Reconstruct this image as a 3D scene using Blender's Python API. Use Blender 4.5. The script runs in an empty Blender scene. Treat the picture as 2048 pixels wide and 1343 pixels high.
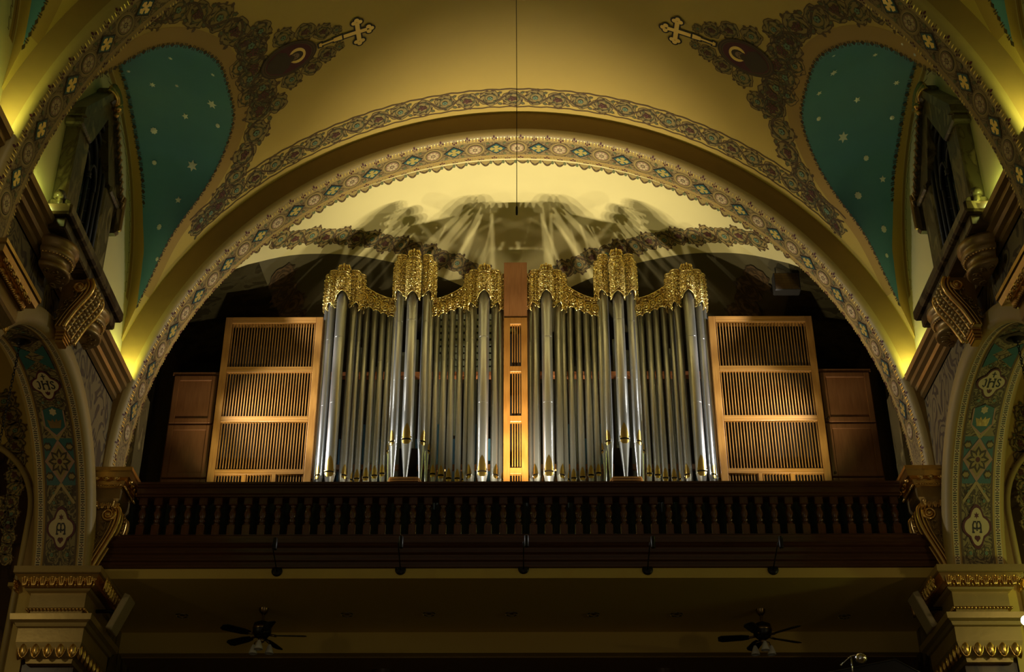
import bpy, math, random
from math import sin, cos, pi, sqrt, radians as rad, atan2, tan, asin
from mathutils import Vector, Matrix
random.seed(7)
scn = bpy.context.scene
COL = scn.collection

# ------------------------------------------------------------------ camera
F_PX, PITCH, YAW = 2826.0, rad(30.72), rad(0.275)
cd = bpy.data.cameras.new('camera'); cam = bpy.data.objects.new('camera', cd); COL.objects.link(cam)
cd.sensor_width = 36; cd.lens = F_PX / 2048 * 36; cd.clip_end = 200; cd.clip_start = .05
cam.location = (0, 0, 0); cam.rotation_euler = (pi/2 + PITCH, 0, YAW)
scn.camera = cam
scn.view_settings.view_transform = 'Standard'; scn.view_settings.look = 'None'
scn.view_settings.gamma = 1; scn.view_settings.exposure = 0.0; scn.view_settings.use_curve_mapping = False

# ------------------------------------------------------------------ world: dim warm light of the unlit nave
w = bpy.data.worlds.new('world'); scn.world = w; w.use_nodes = True
w.node_tree.nodes['Background'].inputs[0].default_value = (1.0, .84, .56, 1)
w.node_tree.nodes['Background'].inputs[1].default_value = 0.055

# ------------------------------------------------------------------ lamps of the room
def lamp(kind, name, loc, energy, color, size=.1, aim=None, spot=None, blend=.5, sy=None):
    l = bpy.data.lights.new(name, kind); o = bpy.data.objects.new(name, l); COL.objects.link(o)
    o.location = loc; l.energy = energy; l.color = color
    if kind == 'AREA':
        l.size = size
        if sy: l.shape = 'RECTANGLE'; l.size_y = sy
    else: l.shadow_soft_size = size
    if aim is not None:
        o.rotation_euler = (Vector(aim) - Vector(loc)).to_track_quat('-Z', 'Y').to_euler()
    if kind == 'SPOT': l.spot_size = spot; l.spot_blend = blend
    return o
WARM = (1.0, .86, .58); NEUT = (1.0, .93, .80); YEL = (.86, 1.0, .26)
# uplights standing between balustrade and organ
for x, e in ((-.5, 1.0), (-.12, 1.), (.3, 1.), (.62, .85)):
    lamp('SPOT', 'gallery_uplight', (x, 21.2, 9.42), e*500, WARM, .03, (x*.6, 22.9, 16.), rad(86), 1.)
for x in (-4.9, -2.8, 2.7, 4.85):
    lamp('SPOT', 'gallery_uplight', (x, 21.25, 9.42), 230, WARM, .05, (x*.9, 22.7, 15.), rad(88), 1.)
# white spotlights fixed behind the spring of the far arch, trained on the pipes
for s in (-1, 1):
    lamp('SPOT', 'organ_spotlight', (s*6.15, 21.32, 12.1), 1050, (1, .98, .95), .06, (s*1.4, 22.1, 11.0), rad(74), 1.)
    lamp('SPOT', 'organ_spotlight', (s*5.25, 21.34, 14.0), 330, (1, .96, .88), .05, (s*2.2, 22.3, 13.2), rad(50), .7)
# cove lamps lying on top of the side cornices
for s in (-1, 1):
    for y, e in ((20.15, 20), (19.4, 7), (15.7, 12), (13.6, 20), (12.9, 6)):
        lamp('POINT', 'cove_lamp', (s*6.52, y, 11.5), e, YEL, .05)
# organ interior work lamps
for x in (-1.3, .75, 1.4):
    lamp('POINT', 'organ_work_lamp', (x, 23.6, 10.6), 12, (1, .62, .2), .06)
# out of frame: aisle lamps, and fill lights added to brighten arches and capitals
lamp('AREA', 'nave_fill', (0, 9.0, 4.0), 20, (1, .84, .52), 5, (0, 20, 12))  # unseen soft fill, added as ambient light from the nave side
lamp('POINT', 'aisle_lamp', (9.0, 19.2, 6.9), 45, YEL, .12)
lamp('POINT', 'aisle_lamp', (8.2, 17.4, 7.0), 26, (1, .8, .4), .12)
lamp('POINT', 'aisle_lamp', (-8.4, 17.2, 7.2), 22, (1, .8, .4), .12)
lamp('SPOT', 'nave_fill_spot', (1.5, 8.0, 3.5), 100, (1, .84, .45), .3, (-6.9, 20.4, 8.9), rad(22), .8)  # unseen spots added to lift the side arches
lamp('SPOT', 'nave_fill_spot', (-1.5, 8.0, 3.5), 75, (1, .84, .45), .3, (6.9, 20.4, 8.9), rad(22), .8)
lamp('SPOT', 'nave_fill_spot', (-3.5, 11.0, 13.8), 160, (1, .84, .45), .1, (-6.3, 14.0, 9.4), rad(40), .7)

# ------------------------------------------------------------------ pixel -> point on a real plane
fw = Vector((-sin(YAW)*cos(PITCH), cos(YAW)*cos(PITCH), sin(PITCH)))
rt = Vector((cos(YAW), sin(YAW), 0)); upv = rt.cross(fw)
def ray(u, v): return (fw*F_PX + rt*(u-1024) + upv*(671.5-v))
def bp(u, v, X=None, Y=None, Z=None):
    r = ray(u, v); t = X/r.x if X is not None else Y/r.y if Y is not None else Z/r.z
    return r*t

# ------------------------------------------------------------------ materials
MATS = {}
def nodes(name):
    m = bpy.data.materials.new(name); m.use_nodes = True
    nt = m.node_tree; b = nt.nodes['Principled BSDF']; MATS[name] = m
    return m, nt, b
def mat(name, col, rough=.6, metal=0., noise=.12, nscale=6., bump=0., bscale=40., stretch=(1, 1, 1), spec=.5, coat=0.):
    m, nt, b = nodes(name); N = nt.nodes; L = nt.links
    b.inputs['Roughness'].default_value = rough; b.inputs['Metallic'].default_value = metal
    b.inputs['Specular IOR Level'].default_value = spec; b.inputs['Coat Weight'].default_value = coat
    tc = N.new('ShaderNodeTexCoord'); mp = N.new('ShaderNodeMapping'); mp.inputs['Scale'].default_value = stretch
    L.new(tc.outputs['Object'], mp.inputs[0])
    n = N.new('ShaderNodeTexNoise'); n.inputs['Scale'].default_value = nscale; n.inputs['Detail'].default_value = 5
    L.new(mp.outputs[0], n.inputs['Vector'])
    mx = N.new('ShaderNodeMix'); mx.data_type = 'RGBA'
    mx.inputs['A'].default_value = (*[c*(1-noise) for c in col], 1); mx.inputs['B'].default_value = (*[min(1, c*(1+noise)) for c in col], 1)
    L.new(n.outputs['Fac'], mx.inputs['Factor']); L.new(mx.outputs['Result'], b.inputs['Base Color'])
    if bump:
        n2 = N.new('ShaderNodeTexNoise'); n2.inputs['Scale'].default_value = bscale; n2.inputs['Detail'].default_value = 3
        L.new(mp.outputs[0], n2.inputs['Vector'])
        bm = N.new('ShaderNodeBump'); bm.inputs['Strength'].default_value = bump; bm.inputs['Distance'].default_value = .02
        L.new(n2.outputs['Fac'], bm.inputs['Height']); L.new(bm.outputs[0], b.inputs['Normal'])
    return m
def wood(name, c1, c2, rough=.35, scale=(14, 14, .9), coat=.0, dist=3.):
    m, nt, b = nodes(name); N = nt.nodes; L = nt.links
    b.inputs['Roughness'].default_value = rough; b.inputs['Coat Weight'].default_value = coat; b.inputs['Coat Roughness'].default_value = .2
    tc = N.new('ShaderNodeTexCoord'); mp = N.new('ShaderNodeMapping'); mp.inputs['Scale'].default_value = scale
    L.new(tc.outputs['Object'], mp.inputs[0])
    wv = N.new('ShaderNodeTexWave'); wv.wave_type = 'RINGS'; wv.inputs['Scale'].default_value = .55; wv.inputs['Distortion'].default_value = dist
    wv.inputs['Detail'].default_value = 4; wv.inputs['Detail Scale'].default_value = 1.4
    n = N.new('ShaderNodeTexNoise'); n.inputs['Scale'].default_value = 5; n.inputs['Detail'].default_value = 8
    L.new(mp.outputs[0], wv.inputs['Vector']); L.new(mp.outputs[0], n.inputs['Vector'])
    ad = N.new('ShaderNodeMath'); ad.operation = 'MULTIPLY_ADD'; ad.inputs[1].default_value = .4
    L.new(wv.outputs['Fac'], ad.inputs[0]); L.new(n.outputs['Fac'], ad.inputs[2])
    cr = N.new('ShaderNodeValToRGB'); cr.color_ramp.elements[0].position = .3; cr.color_ramp.elements[1].position = 1.
    cr.color_ramp.elements[0].color = (*c1, 1); cr.color_ramp.elements[1].color = (*c2, 1)
    L.new(ad.outputs[0], cr.inputs[0]); L.new(cr.outputs[0], b.inputs['Base Color'])
    return m
def marble(name, c1, c2, c3, scale=1.6, rough=.3):
    m, nt, b = nodes(name); N = nt.nodes; L = nt.links
    b.inputs['Roughness'].default_value = rough
    tc = N.new('ShaderNodeTexCoord'); mp = N.new('ShaderNodeMapping'); mp.inputs['Rotation'].default_value = (.4, .5, .3); mp.inputs['Scale'].default_value = (1, 1.6, .6)
    L.new(tc.outputs['Object'], mp.inputs[0])
    n = N.new('ShaderNodeTexNoise'); n.inputs['Scale'].default_value = scale; n.inputs['Detail'].default_value = 9; n.inputs['Distortion'].default_value = 1.6
    L.new(mp.outputs[0], n.inputs['Vector'])
    cr = N.new('ShaderNodeValToRGB'); e = cr.color_ramp.elements
    e[0].position = .35; e[0].color = (*c1, 1); e[1].position = .62; e[1].color = (*c2, 1)
    k = e.new(.5); k.color = (*c3, 1); k = e.new(.47); k.color = (*c1, 1)
    L.new(n.outputs['Fac'], cr.inputs[0]); L.new(cr.outputs[0], b.inputs['Base Color'])
    return m
def carved(name, col, rough, scale, strength, dist=.03, metal=1.):
    m, nt, b = nodes(name); N = nt.nodes; L = nt.links
    b.inputs['Base Color'].default_value = (*col, 1); b.inputs['Roughness'].default_value = rough; b.inputs['Metallic'].default_value = metal
    tc = N.new('ShaderNodeTexCoord'); v = N.new('ShaderNodeTexVoronoi'); v.inputs['Scale'].default_value = scale; v.feature = 'SMOOTH_F1'
    n = N.new('ShaderNodeTexNoise'); n.inputs['Scale'].default_value = scale*.8; n.inputs['Distortion'].default_value = 2.5
    L.new(tc.outputs['Object'], v.inputs['Vector']); L.new(tc.outputs['Object'], n.inputs['Vector'])
    ad = N.new('ShaderNodeMath'); ad.operation = 'ADD'; L.new(v.outputs['Distance'], ad.inputs[0]); L.new(n.outputs['Fac'], ad.inputs[1])
    bm = N.new('ShaderNodeBump'); bm.inputs['Strength'].default_value = strength; bm.inputs['Distance'].default_value = dist
    L.new(ad.outputs[0], bm.inputs['Height']); L.new(bm.outputs[0], b.inputs['Normal'])
    return m
def vinewall(name, base, line, scale=1.5):
    # stencilled all-over scroll ornament: contour lines of a warped noise
    m, nt, b = nodes(name); N = nt.nodes; L = nt.links
    b.inputs['Roughness'].default_value = .6
    tc = N.new('ShaderNodeTexCoord'); mp = N.new('ShaderNodeMapping'); mp.inputs['Scale'].default_value = (1, 1.25, .8)
    L.new(tc.outputs['Object'], mp.inputs[0])
    n = N.new('ShaderNodeTexNoise'); n.inputs['Scale'].default_value = scale; n.inputs['Detail'].default_value = 1.2; n.inputs['Distortion'].default_value = 1.1
    L.new(mp.outputs[0], n.inputs['Vector'])
    a = N.new('ShaderNodeMath'); a.operation = 'MULTIPLY'; a.inputs[1].default_value = 46; L.new(n.outputs['Fac'], a.inputs[0])
    s_ = N.new('ShaderNodeMath'); s_.operation = 'SINE'; L.new(a.outputs[0], s_.inputs[0])
    n2 = N.new('ShaderNodeTexNoise'); n2.inputs['Scale'].default_value = scale*5; L.new(mp.outputs[0], n2.inputs['Vector'])
    c = N.new('ShaderNodeMath'); c.operation = 'MULTIPLY_ADD'; c.inputs[1].default_value = 1.6; L.new(n2.outputs['Fac'], c.inputs[0]); L.new(s_.outputs[0], c.inputs[2])
    cr = N.new('ShaderNodeValToRGB'); e = cr.color_ramp.elements
    e[0].position = .35; e[0].color = (*line, 1); e[1].position = .62; e[1].color = (*base, 1)
    L.new(c.outputs[0], cr.inputs[0]); L.new(cr.outputs[0], b.inputs['Base Color'])
    return m
M = MATS
mat('plaster', (.60, .43, .10), .55, noise=.06, nscale=1.2, bump=.12, bscale=7)
mat('plaster_margin', (.44, .28, .07), .5, noise=.06, nscale=1.5)
mat('plaster_cream', (.76, .67, .31), .6, noise=.05, nscale=1.5)
mat('plaster_rib', (.40, .29, .10), .5, noise=.05)
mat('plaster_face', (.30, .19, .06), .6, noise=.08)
mat('plaster_soffit_shade', (.10, .083, .034), .7, noise=.06)  # shade of the lunettes and chamber recesses put into the plaster colour
mat('teal', (.10, .28, .43), .5, noise=.1, nscale=2)
mat('teal_bright', (.03, .125, .12), .5)
mat('star_silver', (.92, .95, 1.0), .35, metal=.3)
mat('vine_fill', (.34, .25, .08), .6, noise=.2, nscale=12)
mat('vine_dark', (.055, .034, .014), .6)
mat('vine_brown', (.115, .068, .026), .6)
mat('vine_green', (.13, .15, .06), .6)
mat('vine_teal', (.16, .27, .17), .6)
mat('vine_red', (.15, .045, .035), .6)
mat('maroon', (.09, .012, .02), .6)
mat('pink', (.40, .24, .15), .6)
mat('cream', (.58, .47, .24), .6)
mat('ink', (.02, .015, .015), .6)
mat('skin_paint', (.30, .19, .10), .6)
mat('goldleaf', (.98, .74, .22), .28, metal=.55, noise=.1)
mat('gold', (.85, .56, .18), .28, metal=1, bump=.15, bscale=18)
mat('bronze_gold', (.36, .24, .09), .38, metal=.65, bump=.15, bscale=18)
mat('gold_dull', (.52, .38, .15), .42, metal=.6, bump=.1, bscale=12)
carved('gold_carved', (.50, .29, .06), .3, 34, .9)
mat('gold_tube', (1.0, .76, .30), .2, metal=1)
carved('gold_leafwork', (.62, .42, .15), .3, 20, .8)
mat('gold_lip', (.80, .55, .14), .28, metal=1)
mat('pipe_metal', (.58, .60, .60), .29, metal=.93, noise=.05, nscale=3, stretch=(1, 1, .25))
mat('pipe_back', (.16, .17, .12), .5, metal=.3)
mat('pipe_wood', (.20, .22, .15), .6)
mat('slot', (.008, .006, .004), .9, spec=0)
wood('mahogany', (.045, .015, .006), (.10, .036, .016), .28, (1.2, 18, 18), .25)
wood('mahogany_turned', (.06, .020, .008), (.12, .040, .016), .25, (14, 14, 1.2), .3)
wood('oak', (.26, .115, .022), (.44, .22, .05), .38, (10, 10, .8), .1)
wood('oak_rail', (.26, .115, .022), (.44, .22, .05), .38, (.8, 10, 10), .1)
wood('oak_red', (.19, .075, .022), (.29, .125, .042), .42, (8, 8, .7), .1)
wood('oak_orange', (.23, .095, .016), (.34, .155, .032), .4, (12, 12, 1.0), .1)
mat('case_dark', (.012, .010, .008), .8)
mat('copper', (.75, .30, .12), .35, metal=.6)
mat('curtain_green', (.012, .018, .008), .9)
marble('marble_dark', (.035, .022, .010), (.11, .075, .035), (.17, .13, .06))
marble('marble_green', (.12, .10, .04), (.27, .22, .09), (.06, .045, .02), 2.2, .3)
marble('marble_brown', (.075, .04, .02), (.17, .10, .05), (.04, .02, .01), 1.2, .35)
mat('glass_dark', (.012, .014, .014), .12)
mat('lead', (.02, .02, .02), .5)
mat('iron', (.015, .013, .012), .4, metal=.6)
mat('fan_dark', (.012, .009, .007), .4)
mat('brass_dark', (.25, .17, .08), .3, metal=1)
mat('milk_glass', (.75, .73, .66), .3)
mat('chrome', (.7, .7, .7), .15, metal=1)
mat('speaker_tan', (.42, .33, .18), .6)
mat('floor_tile', (.25, .18, .12), .4)
vinewall('vine_wall', (.17, .13, .05), (.045, .028, .012), 1.6)
vinewall('vine_soffit', (.27, .21, .08), (.07, .045, .02), 4.2)
vinewall('band_base', (.30, .22, .085), (.14, .095, .04), 5.5)
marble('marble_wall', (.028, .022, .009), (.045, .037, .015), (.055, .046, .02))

# ------------------------------------------------------------------ mesh builder
class MB:
    def __init__(s): s.v = []; s.f = []; s.m = []; s.sm = []; s.mats = []
    def mi(s, name):
        if name not in s.mats: s.mats.append(name)
        return s.mats.index(name)
    def add(s, verts, faces, m, smooth=False):
        o = len(s.v); s.v += [tuple(v) for v in verts]; k = s.mi(m)
        for f in faces: s.f.append([i+o for i in f]); s.m.append(k); s.sm.append(smooth)
    def grid(s, nu, nv, fn, m, smooth=True, closeu=False, flip=False, mfn=None):
        vs = [fn(i, j) for i in range(nu) for j in range(nv)]
        o = len(s.v); s.v += [tuple(v) for v in vs]; k = s.mi(m)
        for i in range(nu if closeu else nu-1):
            for j in range(nv-1):
                a = i*nv+j; b = ((i+1) % nu)*nv+j
                f = [a, b, b+1, a+1]
                if flip: f.reverse()
                s.f.append([x+o for x in f]); s.m.append(s.mi(mfn(i, j)) if mfn else k); s.sm.append(smooth)
    def box(s, x0, x1, y0, y1, z0, z1, m):
        s.add([(x, y, z) for x in (x0, x1) for y in (y0, y1) for z in (z0, z1)],
              [(0, 1, 3, 2), (4, 6, 7, 5), (0, 4, 5, 1), (2, 3, 7, 6), (0, 2, 6, 4), (1, 5, 7, 3)], m)
    def bevbox(s, x0, x1, y0, y1, z0, z1, m, b=.01):
        # box with chamfered edges all round
        o = []
        for x, sx in ((x0, 1), (x1, -1)):
            for y, sy in ((y0, 1), (y1, -1)):
                for z, sz in ((z0, 1), (z1, -1)):
                    o += [(x, y+sy*b, z+sz*b), (x+sx*b, y, z+sz*b), (x+sx*b, y+sy*b, z)]
        I = lambda i, j, k, a: ((i*2+j)*2+k)*3+a
        F = []
        for i in (0, 1): F.append([I(i, 0, 0, 0), I(i, 0, 1, 0), I(i, 1, 1, 0), I(i, 1, 0, 0)])
        for j in (0, 1): F.append([I(0, j, 0, 1), I(0, j, 1, 1), I(1, j, 1, 1), I(1, j, 0, 1)])
        for k in (0, 1): F.append([I(0, 0, k, 2), I(1, 0, k, 2), I(1, 1, k, 2), I(0, 1, k, 2)])
        for i in (0, 1):
            for j in (0, 1): F.append([I(i, j, 0, 0), I(i, j, 1, 0), I(i, j, 1, 1), I(i, j, 0, 1)])
            for k in (0, 1): F.append([I(i, 0, k, 0), I(i, 1, k, 0), I(i, 1, k, 2), I(i, 0, k, 2)])
        for j in (0, 1):
            for k in (0, 1): F.append([I(0, j, k, 1), I(1, j, k, 1), I(1, j, k, 2), I(0, j, k, 2)])
        for i in (0, 1):
            for j in (0, 1):
                for k in (0, 1): F.append([I(i, j, k, 0), I(i, j, k, 1), I(i, j, k, 2)])
        s.add(o, F, m)
    def lathe(s, prof, m, c=(0, 0, 0), n=20, a0=0, a1=2*pi, smooth=True, axis='z'):
        full = abs(a1-a0-2*pi) < 1e-4
        nn = n if full else n+1
        def fn(i, j):
            a = a0+(a1-a0)*i/n; r, z = prof[j]
            if axis == 'z': return (c[0]+r*cos(a), c[1]+r*sin(a), c[2]+z)
            if axis == 'y': return (c[0]+r*cos(a), c[1]+z, c[2]+r*sin(a))
            return (c[0]+z, c[1]+r*cos(a), c[2]+r*sin(a))
        s.grid(nn, len(prof), fn, m, smooth, closeu=full)
    def tube(s, pts, r, m, n=6, r1=None, smooth=True):
        pts = [Vector(p) for p in pts]; N = len(pts); ring = []
        t0 = (pts[1]-pts[0]).normalized(); nrm = t0.orthogonal().normalized()
        for i, p in enumerate(pts):
            t = (pts[min(i+1, N-1)]-pts[max(i-1, 0)])
            if t.length < 1e-9: t = t0
            t.normalize(); nrm = (nrm-t*nrm.dot(t))
            if nrm.length < 1e-6: nrm = t.orthogonal()
            nrm.normalize(); bn = t.cross(nrm); rr = r if r1 is None else r+(r1-r)*i/(N-1)
            ring.append([p+(nrm*cos(2*pi*k/n)+bn*sin(2*pi*k/n))*rr for k in range(n)])
        s.add([q for R in ring for q in R], [(i*n+k, i*n+(k+1) % n, (i+1)*n+(k+1) % n, (i+1)*n+k) for i in range(N-1) for k in range(n)]
              + [list(range(n))[::-1], [(N-1)*n+k for k in range(n)]], m, smooth)
    def ball(s, c, r, m, n=8, sc=(1, 1, 1)):
        s.grid(n, n//2+1, lambda i, j: (c[0]+r*sc[0]*sin(pi*j/(n//2))*cos(2*pi*i/n), c[1]+r*sc[1]*sin(pi*j/(n//2))*sin(2*pi*i/n), c[2]+r*sc[2]*cos(pi*j/(n//2))), m, True, closeu=True)
    def prism(s, poly, y0, y1, m, plane='xz', smooth=False):
        n = len(poly)
        P = (lambda a, b, y: (a, y, b)) if plane == 'xz' else (lambda a, b, y: (y, a, b)) if plane == 'yz' else (lambda a, b, y: (a, b, y))
        s.add([P(a, b, y0) for a, b in poly]+[P(a, b, y1) for a, b in poly],
              [list(range(n)), list(range(n, 2*n))[::-1]]+[(i, (i+1) % n, n+(i+1) % n, n+i) for i in range(n)], m, smooth)
    def mould(s, prof, x0, x1, y0, y1, m, mfn=None, cap=True):
        # mitred moulding swept round a rectangle; prof = [(offset, z)...]
        n = len(prof)
        def fn(i, j):
            o, z = prof[j]
            return [(x0-o, y0-o, z), (x1+o, y0-o, z), (x1+o, y1+o, z), (x0-o, y1+o, z)][i]
        s.grid(4, n, fn, m, False, closeu=True, mfn=mfn)
        if cap:
            for j in (0, n-1):
                o, z = prof[j]
                s.add([(x0-o, y0-o, z), (x1+o, y0-o, z), (x1+o, y1+o, z), (x0-o, y1+o, z)], [(0, 1, 2, 3)], m)
    def build(s, name, parent=None, autosmooth=True):
        me = bpy.data.meshes.new(name); me.from_pydata(s.v, [], s.f)
        for k in s.mats: me.materials.append(M[k])
        me.polygons.foreach_set('material_index', s.m); me.polygons.foreach_set('use_smooth', s.sm)
        me.update()
        o = bpy.data.objects.new(name, me); COL.objects.link(o)
        if parent: o.parent = parent
        return o
def structure(o): o['kind'] = 'structure'; return o
def empty(name, loc=(0, 0, 0)):
    o = bpy.data.objects.new(name, None); o.location = loc; o.empty_display_size = .1; COL.objects.link(o); return o
def tag(o, label, cat, group=None, kind=None):
    o['label'] = label; o['category'] = cat
    if group: o['group'] = group
    if kind: o['kind'] = kind
    return o
def kids(o): return [c for c in bpy.data.objects if c.parent == o]
def copy_tree(o, parent=None, top=True):
    c = o.copy(); COL.objects.link(c)
    if not top: c.parent = parent
    for ch in kids(o): copy_tree(ch, c, False)
    return c

# ------------------------------------------------------------------ painter: stencilled ornament as thin relief on a surface
class Paint:
    def __init__(s, mb, fn, h=.003, sub=True): s.mb = mb; s.fn = fn; s.h = h; s.sub = sub
    def poly(s, m, pts, layer=1):
        n = len(pts); cx = sum(p[0] for p in pts)/n; cy = sum(p[1] for p in pts)/n
        if n > 3 and s.sub:
            mr = max(sqrt((p[0]-cx)**2+(p[1]-cy)**2) for p in pts)
            if mr > .09:          # large shape: concentric rings so that it follows the curve
                if n < 10:
                    q = []
                    for i in range(n):
                        a, b = pts[i], pts[(i+1) % n]; q += [(a[0]+(b[0]-a[0])*k/4, a[1]+(b[1]-a[1])*k/4) for k in range(4)]
                    pts = q; n = len(pts)
                K = int(mr/.07)+1
                V = [(cx, cy)]+[(cx+(x-cx)*k/K, cy+(y-cy)*k/K) for k in range(1, K+1) for x, y in pts]
                F = [(0, 1+i, 1+(i+1) % n) for i in range(n)]+[(1+(k-1)*n+i, 1+k*n+i, 1+k*n+(i+1) % n, 1+(k-1)*n+(i+1) % n) for k in range(1, K) for i in range(n)]
                s.mb.add([s.fn(x, y, s.h*layer) for x, y in V], F, m); return
        s.mb.add([s.fn(x, y, s.h*layer) for x, y in pts], [list(range(len(pts)))], m)
    def strip(s, m, pts, w0, w1=None, layer=2, closed=False):
        n = len(pts)
        if w1 is None: w1 = w0
        L = []
        for i, (x, y) in enumerate(pts):
            if closed: a = pts[(i-1) % n]; b = pts[(i+1) % n]
            else: a = pts[max(i-1, 0)]; b = pts[min(i+1, n-1)]
            dx, dy = b[0]-a[0], b[1]-a[1]; l = sqrt(dx*dx+dy*dy) or 1
            ww = (w0+(w1-w0)*i/max(1, n-1))/2
            L += [(x-dy/l*ww, y+dx/l*ww), (x+dy/l*ww, y-dx/l*ww)]
        N = n if closed else n-1
        s.mb.add([s.fn(x, y, s.h*layer) for x, y in L], [(2*i, 2*i+1, (2*i+3) % (2*n), (2*i+2) % (2*n)) for i in range(N)], m)
    def disc(s, m, x, y, rx, ry=None, layer=1, n=12, rot=0, sc=0, k=6):
        if ry is None: ry = rx
        c, d = cos(rot), sin(rot); P = []
        for i in range(n):
            a = 2*pi*i/n; f = 1+sc*cos(k*a); u, v = rx*cos(a)*f, ry*sin(a)*f
            P.append((x+u*c-v*d, y+u*d+v*c))
        s.poly(m, P, layer)
    def ring(s, m, x, y, r, w, layer=2, n=16, ry=None):
        ry = r if ry is None else ry
        s.strip(m, [(x+r*cos(2*pi*i/n), y+ry*sin(2*pi*i/n)) for i in range(n)], w, w, layer, True)
    def leaf(s, m, x, y, a, l, w_, layer=3):
        c, d = cos(a), sin(a)
        P = [(0, 0), (.25, .5), (.5, .42), (.62, .55), (.8, .3), (1, 0), (.8, -.3), (.62, -.55), (.5, -.42), (.25, -.5)]
        s.poly(m, [(x+l*p*c-w_*q*d, y+l*p*d+w_*q*c) for p, q in P], layer)
def sc_(P, ox, oy, ang, R, hand, kind, tail=True):
    """one acanthus scroll: curled stem, hooked lobes, a flower or grapes in its eye"""
    c, d = cos(ang), sin(ang)
    T = lambda u, v: (ox+R*(u*c-v*hand*d), oy+R*(u*d+v*hand*c))
    n = 28; ph = random.random()*6
    rb = lambda a: .98+.07*cos(5*a+ph)+.05*cos(9*a+2*ph)
    B = [T(rb(2*pi*i/n)*cos(2*pi*i/n), rb(2*pi*i/n)*sin(2*pi*i/n)) for i in range(n)]
    P.poly('vine_fill', B, 1)
    P.strip('vine_brown', B, .075*R, .075*R, 1.8, True)
    sp = [T((.80-.40*i/20)*cos(-2.6+i*.34), (.80-.40*i/20)*sin(-2.6+i*.34)) for i in range(21)]
    P.strip('vine_brown', sp, .15*R, .07*R, 2.4); P.strip('vine_green', sp[3:], .06*R, .02*R, 2.9)
    for k in range(8):      # hooked lobes between stem and edge
        a = k*pi/4+ph; r0 = .62+.10*cos(3*a); pts = []
        for i in range(7):
            b = a+.10*i; r = r0+.30*i/6-.02*i*i/6*1.4; pts.append(T(r*cos(b)+.05*cos(i*1.1+a), r*sin(b)+.05*sin(i*1.1+a)))
        P.strip('vine_dark', pts, .03*R, .14*R, 2.6)
    for k in range(4):
        a = k*pi/2+ph*.7; q = T(.5*cos(a), .5*sin(a)); P.leaf('vine_dark', q[0], q[1], atan2(hand*sin(a+1.2), cos(a+1.2))+ang, .36*R, .20*R, 3.0); P.leaf('vine_green', q[0], q[1], atan2(hand*sin(a+1.2), cos(a+1.2))+ang, .26*R, .11*R, 3.5)
    if kind == 0:
        P.disc('vine_dark', ox, oy, .27*R, n=10, layer=3.8)
        for k in range(5):
            q = T(.15*cos(k*1.2566), .15*sin(k*1.2566)); P.disc('vine_teal', q[0], q[1], .10*R, n=6, layer=4.5)
    else:
        for k in range(10):
            rr = .12*sqrt(k); q = T(rr*cos(k*2.4), rr*.85*sin(k*2.4)); P.disc('vine_dark', q[0], q[1], .125*R, n=6, layer=3.8+.04*k); P.disc('vine_red', q[0], q[1], .085*R, n=6, layer=4.5+.02*k)
    if tail:
        for a, l in ((1.2, .42), (2.3, .34), (1.75, .26)):
            q = T(.92*cos(a), .92*sin(a)); P.leaf('vine_brown', q[0], q[1], atan2(hand*sin(a+.7), cos(a+.7))+ang, l*R, .26*R, 1.5)
def vineband(P, path, L, Rf, step=1.75, phase=0, wob=.12, base=True):
    t = 0; i = 0
    R0 = Rf(.5) if callable(Rf) else Rf; st = []; N = int(L/(R0*.25))
    for k in range(N+1):
        q = L*k/N; x, y = path(min(q, L-.011)); x2, y2 = path(min(q, L-.011)+.01); a = atan2(y2-y, x2-x); A = (Rf(q/L) if callable(Rf) else Rf)*.62*sin(pi*q/(R0*step)); st.append((x-sin(a)*A, y+cos(a)*A))
    P.strip('vine_dark', st, .17*R0, layer=1.5); P.strip('vine_brown', st, .10*R0, layer=2.0)
    while t < L:
        R = Rf(t/L) if callable(Rf) else Rf
        t += R*step/2
        if t > L: break
        x, y = path(t); x2, y2 = path(t+.01); a = atan2(y2-y, x2-x); h = 1 if i % 2 else -1
        nx, ny = -sin(a), cos(a)
        sc_(P, x+nx*h*wob*R, y+ny*h*wob*R, a, R, h, (i+phase) % 2)
        # filler leaves in the spandrels between two scrolls
        for q in (-1, 1):
            xx, yy = x+cos(a)*R*.88+nx*q*R*.62, y+sin(a)*R*.88+ny*q*R*.62
            P.leaf('vine_brown', xx-cos(a)*.2*R, yy-sin(a)*.2*R, a+q*.5, .5*R, .34*R, 1.3); P.leaf('vine_green', xx-cos(a)*.15*R, yy-sin(a)*.15*R, a+q*.5, .36*R, .2*R, 2)
        t += R*step/2; i += 1
def rosette(P, x, y, r):
    P.disc('plaster_rib', x, y, r*1.30, n=24, layer=1); P.ring('vine_brown', x, y, r*1.22, .03*r, 2, 24); P.ring('vine_brown', x, y, r*1.36, .03*r, 2, 24)
    P.disc('ink', x, y, r, n=24, layer=2.4); P.disc('vine_fill', x, y, r*.92, n=24, layer=3); P.disc('ink', x, y, r*.84, n=24, layer=3.5); P.disc('pink', x, y, r*.80, n=24, layer=4)
    for k in range(8):
        a = k*pi/4+.39; P.disc('cream', x+cos(a)*r*.5, y+sin(a)*r*.5, r*.25, r*.16, 5, 8, a)
        P.disc('ink', x+cos(a+.39)*r*.26, y+sin(a+.39)*r*.26, r*.07, n=5, layer=6)
    P.disc('cream', x, y, r*.16, n=8, layer=5.5); P.disc('ink', x, y, r*.06, n=6, layer=6)
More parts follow.
